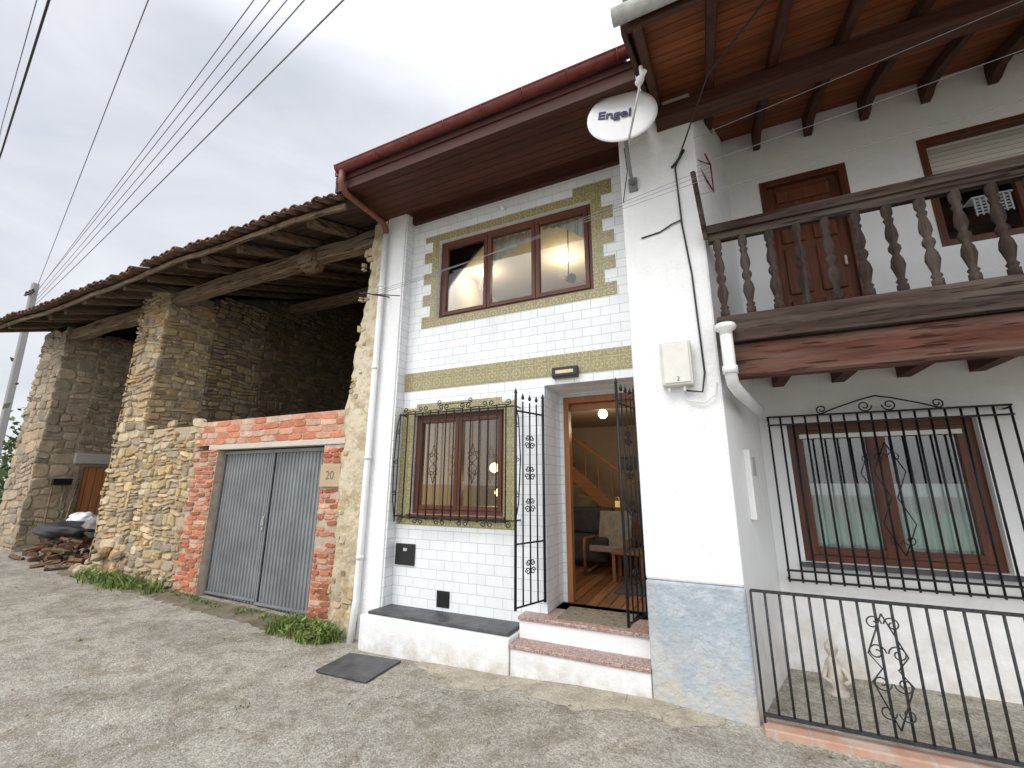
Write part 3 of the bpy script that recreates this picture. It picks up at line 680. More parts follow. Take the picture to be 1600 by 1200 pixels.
def spiral(c, r, a0, turns, dr, U=(1, 0, 0), V=(0, 0, 1), n=18):
    c, U, V = Vector(c), Vector(U), Vector(V)
    return [c + U * math.cos(a0 + dr * 2 * pi * turns * i / n) * r * (1 - .75 * i / n) + V * math.sin(a0 + dr * 2 * pi * turns * i / n) * r * (1 - .75 * i / n) for i in range(n + 1)]
def scroll_s(mb, a, b, r, flip=1, w=.0055):
    a, b = Vector(a), Vector(b); V = Vector((0, 0, 1)); mb.tube([a, a.lerp(b, .5) + V * r * .3 * flip, b], w, 5)
    for p, s in ((a, 1), (b, -1)):
        mb.tube(spiral(p + V * r * flip * 1., r, -pi / 2 * flip, 1.25, -s * flip), w, 5)
g_ = MB(); GY = 3.99; gx0, gx1, gz0, gz1 = -3.33, -1.83, 1.22, 2.42
nb_ = 14
for i in range(nb_ + 1):
    x = gx0 + (gx1 - gx0) * i / nb_; g_.tube([(x, GY, gz0 - (.0 if 0 < i < nb_ else .03)), (x, GY, gz1)], .008, 5)
for z in (gz0 + .03, gz1 - .02): g_.box(gx0 - .012, gx1 + .012, GY - .014, GY + .014, z - .006, z + .006)
for x in (gx0, gx1):
    for z in (gz0 + .03, gz1 - .02): g_.tube([(x, GY, z), (x, T + .01, z)], .008, 5)
    s_ = -1 if x == gx0 else 1
    g_.tube([(x, GY, gz1), (x + s_ * .04, GY, gz1 - .15), (x + s_ * .06, GY, 1.85), (x + s_ * .04, GY, gz0 + .2), (x, GY, gz0)], .007, 5)
    for zc in (2.2, 1.85, 1.5): g_.tube(spiral((x + s_ * .03, GY, zc), .028, pi / 2, 1.2, s_), .005, 5)
for i in range(5):
    cx = -3.15 + i * .285; scroll_s(g_, (cx - .1, GY, gz1), (cx + .1, GY, gz1), .033, 1); scroll_s(g_, (cx - .1, GY, gz0 + .02), (cx + .1, GY, gz0 + .02), .033, -1)
scroll_s(g_, (-2.78, GY, gz1 + .06), (-2.38, GY, gz1 + .06), .03, 1)
for cx in (-2.83, -2.33):
    for dz, f in ((.16, 1), (-.16, -1)):
        for s_ in (-1, 1): g_.tube(spiral((cx + s_ * .03, GY, 1.82 + dz * .6), .03, 0 if s_ > 0 else pi, 1.2, s_ * f), .004, 5)
        g_.tube([(cx, GY, 1.82 + dz * 1.3), (cx + .055, GY, 1.82 + dz * .3), (cx, GY, 1.82)], .004, 5); g_.tube([(cx, GY, 1.82 + dz * 1.3), (cx - .055, GY, 1.82 + dz * .3), (cx, GY, 1.82)], .004, 5)
obj("window_grille", g_, M['iron'], house, label="black wrought iron window grille with scrolls")
def gate(h, f, z0, z1):
    m = MB(); h, f = Vector((*h, 0)), Vector((*f, 0)); U = (f - h); ln = U.length; U.normalize(); P = lambda u, z: h + U * u + Vector((0, 0, z))
    for u in (0, ln): m.tube([P(u, z0), P(u, z1 + .04)], .013, 6)
    for z in (z0 + .02, z0 + .55, z1 - .12): m.tube([P(0, z), P(ln, z)], .009, 6)
    n = 4
    for i in range(1, n): m.tube([P(ln * i / n, z0 + .02), P(ln * i / n, z1 - .02)], .008, 5)
    for i in range(n + 1):
        u = ln * i / n; m.lathe([(0, .008), (.02, .018), (.07, .001)], P(u, z1 - .02 + (.06 if i in (0, n) else .02)), 6)
    for z in (z0 + .85, z0 + 1.15, z0 + 1.45, z0 + .3):
        for s_ in (-1, 1): m.tube(spiral(P(ln / 2, z) + U * s_ * .035, .035, 0 if s_ > 0 else pi, 1.3, s_, U), .005, 5); m.tube(spiral(P(ln / 2, z + .08) + U * s_ * .03, .03, 0 if s_ > 0 else pi, 1.3, -s_, U), .005, 5)
    return m
gl_ = obj("gate", gate((-1.565, 4.1), (-1.70, 3.72), .52, 2.42), M['iron'], house, label="open black wrought iron gate leaf")
gr_ = obj("gate", gate((-.63, 4.08), (-.72, 3.70), .52, 2.42), M['iron'], house, label="open black wrought iron gate leaf with padlock")
m = MB(); m.box(-.775, -.735, 3.68, 3.70, 1.42, 1.47); m.tube([(-.77, 3.69, 1.47), (-.765, 3.69, 1.5), (-.745, 3.69, 1.5), (-.74, 3.69, 1.47)], .004, 5); obj("padlock", m, m_simple("brass", (.45, .3, .1), .4, .7), gr_)
m = MB()
m.prism([(-3.50, 3.75, -.2), (-1.78, 3.75, -.2), (-1.78, T, -.2), (-3.42, T, -.2)], (0, 0, .475)); obj("bench", m, M['benchwhite'], house, bevel=.015)
m = MB(); m.prism([(-3.44, 3.80, .276), (-1.80, 3.79, .285), (-1.80, T - .001, .285), (-3.40, T - .001, .276)], (0, 0, .028)); obj("bench_top", m, M['slate'], house, bevel=.006)
m = MB(); m.box(-1.77, -.585, 3.76, 3.96, -.2, .205); m.box(-1.77, -.585, 3.955, 4.6, -.2, .385); obj("steps", m, M['benchwhite'], house, bevel=.01)
m = MB(); m.box(-1.775, -.584, 3.745, 3.954, .206, .238); obj("tread", m, M['terrazzo'], house, bevel=.006)
m = MB(); m.box(-1.775, -.584, 3.935, 4.58, .386, .418); obj("tread", m, M['terrazzo'], house, bevel=.006)
mb_ = thing("gas_meter_cabinet", (-3.25, T, .7), "small black wall cabinet set into white tiles", "meter box")
m = MB(); m.box(-3.375, -3.11, T - .02, T - .001, .72, .945); obj("door", m, M['black'], mb_, bevel=.004)
m = MB(); m.box(-3.26, -3.21, T - .028, T - .021, .87, .9); obj("latch", m, M['greygutter'], mb_)
vt = thing("air_vent", (-2.72, T, .34), "black ventilation grille low on the tiled wall", "vent")
m = MB(); m.box(-2.80, -2.64, T - .006, T - .001, .34, .5); obj("back_plate", m, M['black'], vt)
m = MB()
for i in range(8): m.box(-2.79, -2.65, T - .016, T - .0065, .352 + i * .018, .361 + i * .018)
obj("louvre", m, M['black'], vt)
lp = thing("number_lamp", (-1.3, T, 2.66), "slim black framed lamp on the olive tile band", "lamp")
m = MB(); m.box(-1.44, -1.17, T - .07, T - .062, 2.69, 2.77); m.box(-1.44, -1.17, T - .06, T - .006, 2.765, 2.785); m.box(-1.44, -1.17, T - .06, T - .006, 2.675, 2.69); m.box(-1.44, -1.43, T - .06, T - .006, 2.69, 2.765); m.box(-1.18, -1.17, T - .06, T - .006, 2.69, 2.765); obj("frame", m, M['black'], lp)
m = MB(); m.box(-1.40, -1.21, T - .074, T - .0705, 2.715, 2.75); obj("diffuser", m, m_simple("yellowed_glass", (.6, .52, .3), .3), lp)
m = MB(); m.lathe([(0, .03), (.02, .03), (.045, .02), (.06, .004)], (-2.05, T, 4.9), 12, (0, -1, 0)); obj("wall_button", m, M['white'], label="small white round fitting above the upper window", category="wall fitting")
m = MB(); m.box(-1.42, -.78, 4.02, 4.42, .42, .43); obj("door_mat", m, M['rug'], label="patterned red and beige mat on the doorstep", category="mat")
m = MB(); m.box(-1.15, -.7, 5.15, 5.7, .42, .432); obj("floor_mat", m, M['fabric'], label="dark mat on the wooden floor inside the door", category="mat")
m = MB(); m.prism([(-3.43, 3.17, gz(-3.3) + .014), (-2.83, 3.17, gz(-3) + .014), (-2.86, 3.66, gz(-3) + .014), (-3.46, 3.61, gz(-3.3) + .014)], (0, 0, .016)); obj("slate_slab", m, M['slate'], label="dark slate slab lying on the lane by the bench", category="slab", bevel=.004)
ch = thing("armchair", (-1.5, 6.3, .42), "bentwood armchair with grey cushion inside the doorway", "chair")
m = MB(); cx_ = -1.42
for s_ in (-.28, .28):
    m.tube([(cx_ + s_, 6.0, .44), (cx_ + s_, 5.95, .8), (cx_ + s_, 6.0, .88), (cx_ + s_, 6.5, .86), (cx_ + s_, 6.7, .6), (cx_ + s_, 6.6, .44), (cx_ + s_, 6.0, .44)], .022, 6)
obj("frame", m, M['stairwood'], ch)
m = MB(); m.beam((cx_, 6.05, .76), (cx_, 6.55, .66), .48, .08); m.beam((cx_, 6.55, .66), (cx_, 6.8, 1.2), .48, .08, up=(0, -1, .3)); obj("cushion", m, M['lightfabric'], ch, bevel=.03)
tb = thing("coffee_table", (-1.1, 5.9, .42), "small wooden coffee table on the wooden floor", "table")
m = MB(); m.box(-1.3, -.9, 5.75, 6.2, .74, .78); obj("table_top", m, M['stairwood'], tb, bevel=.005)
for x in (-1.27, -.93):
    for yy in (5.79, 6.16): m = MB(); m.box(x - .02, x + .02, yy - .02, yy + .02, .42, .739); obj("leg", m, M['stairwood'], tb)
sf = thing("sofa", (-2.1, 6.9, .42), "dark fabric sofa inside the living room", "sofa")
m = MB(); m.box(-2.9, -1.5, 6.5, 7.1, .5, .85); m.box(-2.9, -1.5, 6.95, 7.15, .85, 1.25); obj("seat", m, M['fabric'], sf, bevel=.05)
for (x, z) in ((-1.05, 2.05), (-1.5, 2.0), (-2.7, 1.9)):
    pc = thing("framed_picture", (x, 8.37, z), "small dark framed picture on the cream wall", "picture", "pictures on the room wall")
    m = MB(); m.box(x - .16, x + .16, 8.36, 8.395, z - .12, z + .12); obj("frame", m, M['black'], pc)
    m = MB(); m.box(x - .13, x + .13, 8.352, 8.359, z - .09, z + .09); obj("print", m, M['lightfabric'], pc)
def lamp(name, loc, mat, r, label, watt, col, cordtop):
    t = thing(name, loc, label, "lamp", "lit lamps inside the house"); x, y, z = loc
    m = MB(); m.lathe([(-r, r * .1), (-r * .8, r * .6), (-r * .3, r * .95), (r * .3, r * .95), (r * .8, r * .6), (r, r * .1)], loc, 14); obj("lamp_shade", m, M[mat], t)
    m = MB(); m.tube([(x, y, z + r), (x, y, cordtop)], .005, 5); obj("cord", m, M['cable'], t)
    l = bpy.data.lights.new(name + "_light", 'POINT'); l.energy = watt; l.color = col; l.shadow_soft_size = .12
    o = bpy.data.objects.new("lamp_light", l); C.objects.link(o); o.location = (x, y, z - r - .12)
lamp("pendant_lamp", (-2.46, 4.75, 1.80), 'warm', .06, "glowing amber globe pendant behind the lower window", 9, (1, .65, .3), 2.7)
lamp("pendant_lamp", (-2.50, 4.95, 1.50), 'warm', .05, "glowing amber globe pendant behind the lower window", 5, (1, .65, .3), 2.7)
lamp("ceiling_lamp", (-1.35, 5.9, 2.57), 'bulb', .065, "lit round ceiling lamp in the entrance room", 18, (1, .8, .55), 2.71)
lamp("ceiling_lamp", (-3.05, 5.5, 4.89), 'bulb', .05, "lit round ceiling lamp in the upper room", 12, (1, .82, .6), 4.945)
lamp("ceiling_lamp", (-1.75, 5.6, 4.89), 'bulb', .05, "lit round ceiling lamp in the upper room", 20, (1, .8, .55), 4.945)
sp_ = thing("spotlight", (-1.35, 4.6, 4.1), "black adjustable spotlight hanging behind the upper window", "lamp")
m = MB(); m.lathe([(-.05, .035), (.09, .06), (.1, .05)], (-1.38, 4.55, 4.02), 12, (.5, -.5, -.3)); m.tube([(-1.38, 4.55, 4.02), (-1.38, 4.58, 4.94)], .006); obj("lamp_head", m, M['black'], sp_)

# ------------------------------------------------------------------ NEIGHBOUR HOUSE
nh = thing("plastered_house", (1.5, 5, 0), "white plastered house with dark wooden balcony and wide timber eaves", "house")
YB = 5.0
BD = (.76, 1.56, 2.9, 4.95); BW = (2.15, 3.5, 3.80, 4.99); RW = (.69, 2.09, .91, 2.19)
m = MB(); m.wall(.42, 4.6, -.3, 5.75, YB, YB + .25, [BD, BW, RW])
m.prism([(.12, 3.80, -.3), (.455, YB, -.3), (.2, YB + .2, -.3), (-.1, 3.9, -.3)], (0, 0, 6.2 - .3))
obj("wall", m, M['plaster'], nh)
m = MB(); m.box(-.58, .12, 3.77, 5.2, .87, 5.45); obj("pilaster", m, M['pier'], nh, label="broad rough white pilaster", bevel=.02)
m = MB(); m.box(-.583, .123, 3.765, 5.0, -.2, .869); obj("pilaster_base", m, M['bluepaint'], nh, label="pilaster base in flaking blue grey paint", bevel=.02)
def nz(y): return 4.87 + (y - 2.6) * .282
m = MB(); m.prism([(-.28, 2.55, nz(2.55) + .1), (5, 2.55, nz(2.55) + .1), (5, 5.2, nz(5.2) + .1), (-.14, 5.2, nz(5.2) + .1)], (0, 0, .03)); obj("soffit", m, M['redsoffit'], nh, label="orange brown boarded soffit")
m = MB(); m.prism([(-.29, 2.5, nz(2.5) + .14), (5, 2.5, nz(2.5) + .14), (5, 9.5, nz(9.5) + .14), (-.29, 9.5, nz(9.5) + .14)], (0, 0, .08)); obj("roof", m, M['rooftile'], nh)
x = -.21; k = 0
while x < 4.6:
    m = MB(); m.beam((x, 2.58, nz(2.58) + .035), (x + (.08 if k == 0 else 0), 4.98, nz(4.98) + .035), .07, .11)
    if k: m.prism([(x - .035, 4.6, nz(4.6) - .02), (x - .035, 4.99, nz(4.99) - .02), (x - .035, 4.99, nz(4.99) - .16), (x - .035, 4.92, nz(4.92) - .14), (x - .035, 4.82, nz(4.82) - .07)], (.07, 0, 0))
    obj("rafter", m, M['rafter'], nh); x += .5; k += 1
m = MB(); m.beam((-.2, 3.72, nz(3.72) - .13), (5, 3.72, nz(3.72) - .13), .18, .18); obj("purlin", m, M['rafterx'], nh)
m = MB(); m.beam((-.29, 2.6, nz(2.6) + .08), (5, 2.6, nz(2.6) + .08), .04, .16); m.beam((-.31, 2.58, nz(2.6) + .08), (-.14, 5.1, nz(5.1) + .08), .04, .18); obj("fascia", m, M['rafterx'], nh)
m = MB(); m.tube([(-.37, 2.5, 4.93), (5, 2.5, 4.93)], .06, 12); obj("gutter", m, M['greygutter'], nh)
m = MB(); a, b_, c_, d_ = BD; m.box(a + .07, b_ - .07, YB + .06, YB + .1, c_, d_ - .07)
bd = obj("balcony_door", m, M['darkdoor'], nh)
m = MB()
for (z0, z1) in ((3.05, 3.5), (3.57, 4.1), (4.17, 4.6)):
    for (x0, x1) in ((a + .15, (a + b_) / 2 - .04), ((a + b_) / 2 + .04, b_ - .15)): m.box(x0, x1, YB + .035, YB + .0595, z0, z1)
m.box(a + .15, b_ - .15, YB + .035, YB + .0595, 4.67, 4.82)
obj("panel", m, M['darkdoor'], bd, bevel=.016)
m = MB(); m.box(a, a + .07, YB - .01, YB + .12, c_, d_); m.box(b_ - .07, b_, YB - .01, YB + .12, c_, d_); m.box(a + .07, b_ - .07, YB - .01, YB + .12, d_ - .07, d_); obj("frame", m, M['winwood'], bd, bevel=.004)
m = MB(); m.box(b_ - .15, b_ - .13, YB + .01, YB + .034, 3.8, 3.9); obj("handle", m, M['greygutter'], bd)
m = MB(); a, b_, c_, d_ = BW; m.box(a + .06, b_ - .06, YB + .08, YB + .1, 4.5, d_ - .06); bw = obj("roller_shutter", m, M['shutter'], nh)
m = MB(); m.box(a, a + .06, YB - .01, YB + .12, c_, d_); m.box(b_ - .06, b_, YB - .01, YB + .12, c_, d_); m.box(a + .06, b_ - .06, YB - .01, YB + .12, d_ - .06, d_); m.box(a + .06, b_ - .06, YB - .01, YB + .12, c_, c_ + .06); m.box(a + .62, a + .7, YB + .05, YB + .12, c_ + .06, 4.5); obj("frame", m, M['winwood'], bw, bevel=.004)
m = MB(); m.box(a + .06, b_ - .06, YB + .1, YB + .105, c_ + .06, 4.5); obj("pane", m, M['glass'], bw)
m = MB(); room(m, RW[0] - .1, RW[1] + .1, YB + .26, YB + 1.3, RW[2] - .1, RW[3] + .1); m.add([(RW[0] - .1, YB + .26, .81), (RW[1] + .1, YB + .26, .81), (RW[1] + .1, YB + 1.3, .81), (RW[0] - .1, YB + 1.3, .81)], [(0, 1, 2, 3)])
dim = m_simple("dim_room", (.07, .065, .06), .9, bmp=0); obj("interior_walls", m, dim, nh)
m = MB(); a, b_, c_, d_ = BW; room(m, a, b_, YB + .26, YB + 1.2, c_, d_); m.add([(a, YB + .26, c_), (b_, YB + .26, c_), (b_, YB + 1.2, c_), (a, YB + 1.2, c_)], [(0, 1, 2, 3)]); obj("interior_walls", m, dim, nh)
rw = window(*RW, YB + .07, 2, nh, fw=.06, sash=.07, glass='glassdark')
m = MB(); m.box(RW[0] - .04, RW[1] + .04, YB - .05, YB + .12, RW[2] - .04, RW[2] - .001); obj("sill", m, M['slate'], rw)
m = MB(); m.box(RW[0] + .1, RW[1] - .1, YB + .03, YB + .055, 2.05, 2.09); obj("curtain_rod", m, M['white'], rw)
curtain(RW[0] + .08, RW[1] - .08, 1.62, lambda t: .98, YB + .16, 'curtain', rw, fr=40); curtain(RW[0] + .08, RW[1] - .08, 1.36, lambda t: 1.06, YB + .13, 'greencurtain', rw, fr=40)
g_ = MB(); GY = 4.9; gx0, gx1, gz0, gz1 = .53, 2.27, .74, 2.26; n = 17
for i in range(n + 1):
    x = gx0 + (gx1 - gx0) * i / n; g_.tube([(x, GY, gz0), (x, GY, gz1)], .0095, 5)
for z in (gz0 + .02, gz0 + .1, gz1 - .08, gz1): g_.box(gx0 - .012, gx1 + .012, GY - .012, GY + .012, z - .008, z + .008)
for x in (gx0, gx1):
    for z in (gz0 + .02, gz1 - .02): g_.tube([(x, GY, z), (x, YB + .01, z)], .009, 5)
cx = (gx0 + gx1) / 2
for s_ in (-1, 1):
    g_.tube([(cx + s_ * .45, GY, gz1), (cx + s_ * .3, GY, gz1 + .06), (cx + s_ * .12, GY, gz1 + .12), (cx, GY, gz1 + .15)], .007, 5)
    g_.tube(spiral((cx + s_ * .09, GY, gz1 + .06), .055, 0 if s_ < 0 else pi, 1.4, s_), .006, 5); g_.tube(spiral((cx + s_ * .42, GY, gz1 + .05), .045, -pi / 2, 1.3, s_), .006, 5)
    for z0_, f in ((1.85, 1), (1.15, -1)):
        g_.tube(spiral((cx + s_ * .05, GY - .01, z0_), .048, pi if s_ > 0 else 0, 1.1, -s_ * f), .0045, 5)
    g_.tube([(cx, GY - .01, 1.98), (cx + s_ * .11, GY - .01, 1.72), (cx + s_ * .02, GY - .01, 1.5), (cx + s_ * .11, GY - .01, 1.28), (cx, GY - .01, 1.02)], .005, 5)
obj("window_grille", g_, M['iron'], nh, label="black iron window grille with scrolled crest")
bl_ = MB(); bl_.box(.16, 4.4, 3.8, YB, 2.80, 2.9); balc = obj("balcony", bl_, M['rafterx'], nh, label="dark weathered wooden balcony with turned balusters")
m = MB(); m.box(.13, 4.4, 3.62, 3.80, 2.70, 2.925); obj("floor_edge", m, M['balwood'], balc, bevel=.008)
m = MB(); m.beam((.16, 3.74, 2.56), (4.4, 3.74, 2.56), .14, .27, jit=.004, segs=12); obj("bearer", m, M['balred'], balc)
x = .62
while x < 4.4:
    m = MB(); m.box(x, x + .1, 3.81, YB - .001, 2.58, 2.795); obj("joist", m, M['rafter'], balc); x += .5
m = MB(); m.box(.13, 4.4, 3.655, 3.765, 3.70, 3.775); m.box(.135, 4.4, 3.68, 3.74, 3.63, 3.699); m.beam((.12, 3.68, 3.66), (.07, 3.5, 4.22), .035, .05); obj("handrail", m, M['balwood'], balc, bevel=.01)
prof = [(0, .034), (.07, .034), (.075, .021), (.1, .034), (.12, .021), (.15, .027), (.22, .043), (.27, .036), (.31, .02), (.345, .037), (.37, .037), (.4, .021), (.45, .038), (.5, .035), (.56, .022), (.59, .033), (.61, .021), (.64, .034), (.71, .034)]
m0 = MB(); m0.lathe(prof, (.20, 3.71, 2.926), 12); b0 = obj("baluster", m0, M['baluster'], balc)
for i in range(1, 22):
    o = b0.copy(); o.location = b0.location + Vector((i * .19, 0, 0)); o.rotation_euler = (0, 0, 0); o.parent = balc; C.objects.link(o)
m = MB(); m.lathe([(0, .045), (.03, .047), (.05, .075), (.07, .078), (.09, .07)], (.18, 3.56, 2.74), 14)
m.tube([(.18, 3.56, 2.78), (.18, 3.56, 2.44), (.19, 3.6, 2.36), (.24, 3.75, 2.31), (.4, 4.25, 2.24)], .045, 12); m.lathe([(-.03, .054), (.03, .054)], (.18, 3.56, 2.46), 14); obj("drainpipe", m, M['pvc'], nh)
m = MB(); m.box(.16, 5, 3.82, YB, -.3, -.03); obj("terrace_floor", m, M['terracotta'], nh)
m = MB(); m.box(.14, 5, 3.66, 3.82, -.3, .04); obj("terrace_kerb", m, M['terracotta'], nh, bevel=.01)
bx = thing("junction_box", (-.2, 3.75, 2.4), "cream plastic electrical box on the white pilaster", "electrical box")
m = MB(); m.box(-.33, -.085, 3.66, 3.768, 2.40, 2.78); obj("casing", m, m_simple("cream_plastic", (.58, .57, .51), .5, var=.06), bx, bevel=.012)
m = MB(); m.box(-.31, -.105, 3.652, 3.659, 2.42, 2.76); obj("cover", m, m_simple("cream_cover", (.66, .655, .6), .5, var=.06), bx, bevel=.004)
m = MB(); m.tube([(-.28, 3.70, 2.4), (-.28, 3.7, 2.35)], .012); m.tube([(-.16, 3.70, 2.4), (-.16, 3.7, 2.35)], .012); obj("gland", m, M['white'], bx)
text("box_number", "2", .05, (-.2, 3.651, 2.45), (pi / 2, 0, 0), M['black'], bx, .0005)
mb2 = thing("electricity_meter_box", (.27, 4.36, 1.3), "pale grey meter box on the white side wall", "meter box")
d = Vector((.335, 1.2, 0)).normalized(); nrm = Vector((d.y, -d.x, 0)); p0 = Vector((.12, 3.80, 0)) + d * .42
m = MB(); m.prism([p0 + Vector((0, 0, 1.32)), p0 + d * .26 + Vector((0, 0, 1.32)), p0 + d * .26 + Vector((0, 0, 1.9)), p0 + Vector((0, 0, 1.9))], nrm * .05); obj("casing", m, M['white'], mb2, bevel=.006)
p1 = p0 + nrm * .051 + d * .04
m = MB(); m.prism([p1 + Vector((0, 0, 1.68)), p1 + d * .12 + Vector((0, 0, 1.68)), p1 + d * .12 + Vector((0, 0, 1.84)), p1 + Vector((0, 0, 1.84))], nrm * .004); obj("display", m, M['greygutter'], mb2)
fe = thing("yard_fence", (1.3, 3.76, 0), "low grey iron fence with scroll panel on tiled kerb", "fence")
g_ = MB(); FY = 3.74; x0, x1 = .15, 3.0
for z in (.09, .865): g_.box(x0, x1, FY - .012, FY + .012, z - .009, z + .009)
x = x0
while x <= x1:
    g_.tube([(x, FY, .09 if x > x0 + .01 else .0), (x, FY, .865)], .0085, 5); x += .088
obj("bars", g_, M['greyiron'], fe)
g_ = MB(); cx = .88
for s_ in (-1, 1):
    g_.tube([(cx, FY - .015, .8), (cx + s_ * .1, FY - .015, .56), (cx + s_ * .04, FY - .015, .48), (cx + s_ * .1, FY - .015, .4), (cx, FY - .015, .15)], .005, 5)
    for zc, f in ((.74, 1), (.24, -1)): g_.tube(spiral((cx + s_ * .05, FY - .015, zc), .045, pi if s_ > 0 else 0, 1.2, -s_ * f), .0045, 5)
    for zc, f in ((.57, -1), (.4, 1)): g_.tube(spiral((cx + s_ * .055, FY - .015, zc), .05, pi if s_ > 0 else 0, 1.3, s_ * f), .0045, 5)
obj("scroll_panel", g_, M['greyiron'], fe)

# satellite dish
ds = thing("satellite_dish", (-.45, 3.5, 4.45), "white satellite dish on bracket fixed to the pilaster", "satellite dish")
cD = Vector((-.45, 3.22, 4.75)); nD = Vector((.15, -1, .13)).normalized()
m = MB(); uD = nD.cross(Vector((0, 0, 1))).normalized() * -1; vD = nD.cross(uD).normalized()
if vD.z < 0: vD = -vD
vs = []; fs = []; rings = 8; sg = 40
for side in (0, 1):
    for i in range(rings + 1):
        rr = i / rings
        for k in range(sg):
            a = 2 * pi * k / sg; vs.append(cD + uD * math.cos(a) * rr * .30 + vD * math.sin(a) * rr * .30 + nD * (rr * rr * .022 - side * .008))
nn = (rings + 1) * sg
for side in (0, 1):
    for i in range(rings):
        for k in range(sg):
            fs.append((side * nn + i * sg + k, side * nn + i * sg + (k + 1) % sg, side * nn + (i + 1) * sg + (k + 1) % sg, side * nn + (i + 1) * sg + k))
for k in range(sg): fs.append((rings * sg + k, rings * sg + (k + 1) % sg, nn + rings * sg + (k + 1) % sg, nn + rings * sg + k))
m.add(vs, fs, True); obj("reflector", m, M['dish'], ds)
rgt = vD.cross(nD).normalized()
m = MB(); bt = cD - vD * .29 + nD * .03 + rgt * .05; lnb = cD + nD * .33 - vD * .02 + rgt * .17
m.tube([bt - nD * .08, bt, lnb], .010, 8); obj("feed_arm", m, M['greygutter'], ds)
m = MB(); m.lathe([(-.05, .02), (0, .02), (.01, .03), (.06, .03), (.07, .02)], lnb, 12, (cD - lnb)); m.tube([lnb, lnb + Vector((0, -.02, .08))], .016, 8); obj("receiver", m, M['dish'], ds)
m = MB(); m.tube([(-.46, 3.76, 4.45), (-.46, 3.62, 4.47), (-.45, 3.4, 4.62), (-.45, 3.3, 4.85)], .017, 8); m.box(-.5, -.42, 3.745, 3.769, 4.38, 4.52); m.lathe([(-.04, .05), (.03, .05)], cD - nD * .05, 10, nD); obj("bracket", m, M['metal'], ds)
rot = mathutils.Matrix((rgt, vD, nD)).transposed() @ mathutils.Matrix.Rotation(math.radians(-7), 3, 'Z')
text("lettering", "Engel", .12, cD + vD * .04 - rgt * .06 + nD * .0125, rot.to_euler(), M['navy'], ds, .003, 1.15, .003)

# cables
def cable(name, pts, r, mat, label, cat="cable", group=None):
    m = MB(); m.tube(pts, r, 5); return obj(name, m, M[mat], label=label, category=cat, group=group)
def sag(a, b, s, n=24):
    a, b = Vector(a), Vector(b); return [a.lerp(b, t / n) - Vector((0, 0, s * 4 * (t / n) * (1 - t / n))) for t in range(n + 1)]
P = Vector((-23.3, 6.0, 8.7))
for i, (dx, dz, off, r) in enumerate(((-2.04, 2.56, 0, .007), (-1.9, 2.47, .12, .007), (-1.76, 2.38, -.15, .007), (-1.62, 2.3, -.3, .008), (-1.36, 2.13, -.45, .010))):
    A = P + Vector((.1 * i, 0, off)); B = Vector((dx * 2.5, 2.5, 1.6 + dz * 2.5)); E = A + (B - A) * 1.5
    cable("overhead_cable", sag(A, E, .12), r, 'wire', "grey overhead cable strung from the concrete pole above the barn", group="overhead cables")
A = P + Vector((0, 0, .2)); B = Vector((-3.33 * 2.2, 2.2, 1.6 + 3.35 * 2.2)); cable("overhead_cable", [A, B, A + (B - A) * 1.3], .009, 'wire', "grey overhead cable strung from the concrete pole above the barn", group="overhead cables")
cable("overhead_cable", [(-26.5, 4.7, 10.3), (-14.5, 2.6, 9.2), (-8.5, 1.5, 8.8), (1, 0, 8.3)], .018, 'cable', "thick black twisted overhead cable", group="overhead cables")
cable("overhead_cable", [(-26.5, 5.0, 9.5), (-14.6, 2.5, 9.9), (-8.6, 1.4, 9.1), (1, -.2, 8.3)], .008, 'wire', "thin grey overhead cable", group="overhead cables")
for i in range(3):
    cable("clothes_line", sag((-3.62, 3.55 + .09 * i, 3.83 + .03 * i), (.2, 3.3 + .1 * i, 3.98 + .12 * i), .03), .0022, 'wire', "thin clothes line strung across the tiled facade", "clothes line", "clothes lines")
    cable("clothes_line", sag((.1, 3.45, 3.95 + .28 * i), (3.2, 3.35 - .1 * i, 4.05 + .32 * i), .01), .0025, 'wire', "thin clothes line strung in front of the balcony", "clothes line", "clothes lines")
br_ = MB(); br_.tube([(-3.6, 3.94, 3.95), (-3.6, 3.5, 3.82)], .008); br_.tube([(-3.68, 3.5, 3.83), (-3.3, 3.8, 3.85)], .006); obj("clothes_line_bracket", br_, M['greyiron'], label="iron bracket holding clothes lines on the pilaster", category="bracket")
cable("wall_cable", [(.9, 2.6, 5.0), (.25, 3.2, 4.85), (-.04, 3.72, 4.55), (-.07, 3.755, 4.5), (-.06, 3.755, 3.9), (-.02, 3.76, 3.4), (-.01, 3.755, 2.95), (0, 3.75, 2.5), (-.03, 3.73, 2.34), (-.15, 3.72, 2.36)], .008, 'cable', "black cable running down the white pilaster")
cable("wall_cable", [(-.1, 3.755, 4.52), (-.05, 3.75, 4.56), (.02, 3.74, 4.66)], .014, 'cable', "thick black cable knot fixed to the pilaster")
cable("wall_cable", [(-.06, 3.755, 3.95), (-.14, 3.755, 3.93), (-.25, 3.76, 3.88), (-.42, 3.76, 3.86)], .007, 'cable', "short black cable on the white pilaster")
cable("wall_cable", [(-.16, 3.75, 2.36), (-.15, 3.74, 2.28), (-.02, 3.735, 2.25), (.06, 3.74, 2.31), (.08, 3.76, 2.42)], .006, 'white', "white cable loop below the electrical box")
cable("wall_cable", [(-.52, 3.76, 4.9), (-.5, 3.72, 4.6), (-.56, 3.75, 4.3), (-.6, 4.0, 4.25), (-.62, 4.1, 4.8)], .005, 'cable', "thin black aerial cable by the dish bracket")
m = MB(); m.beam((-22.4, 6.0, 0), (-23.5, 6.0, 9.2), .19, .19, up=(0, 1, 0)); up_ = thing("utility_pole", (-22.4, 6, 0), "concrete utility pole carrying overhead cables", "utility pole")
obj("shaft", m, M['concretepost'], up_)
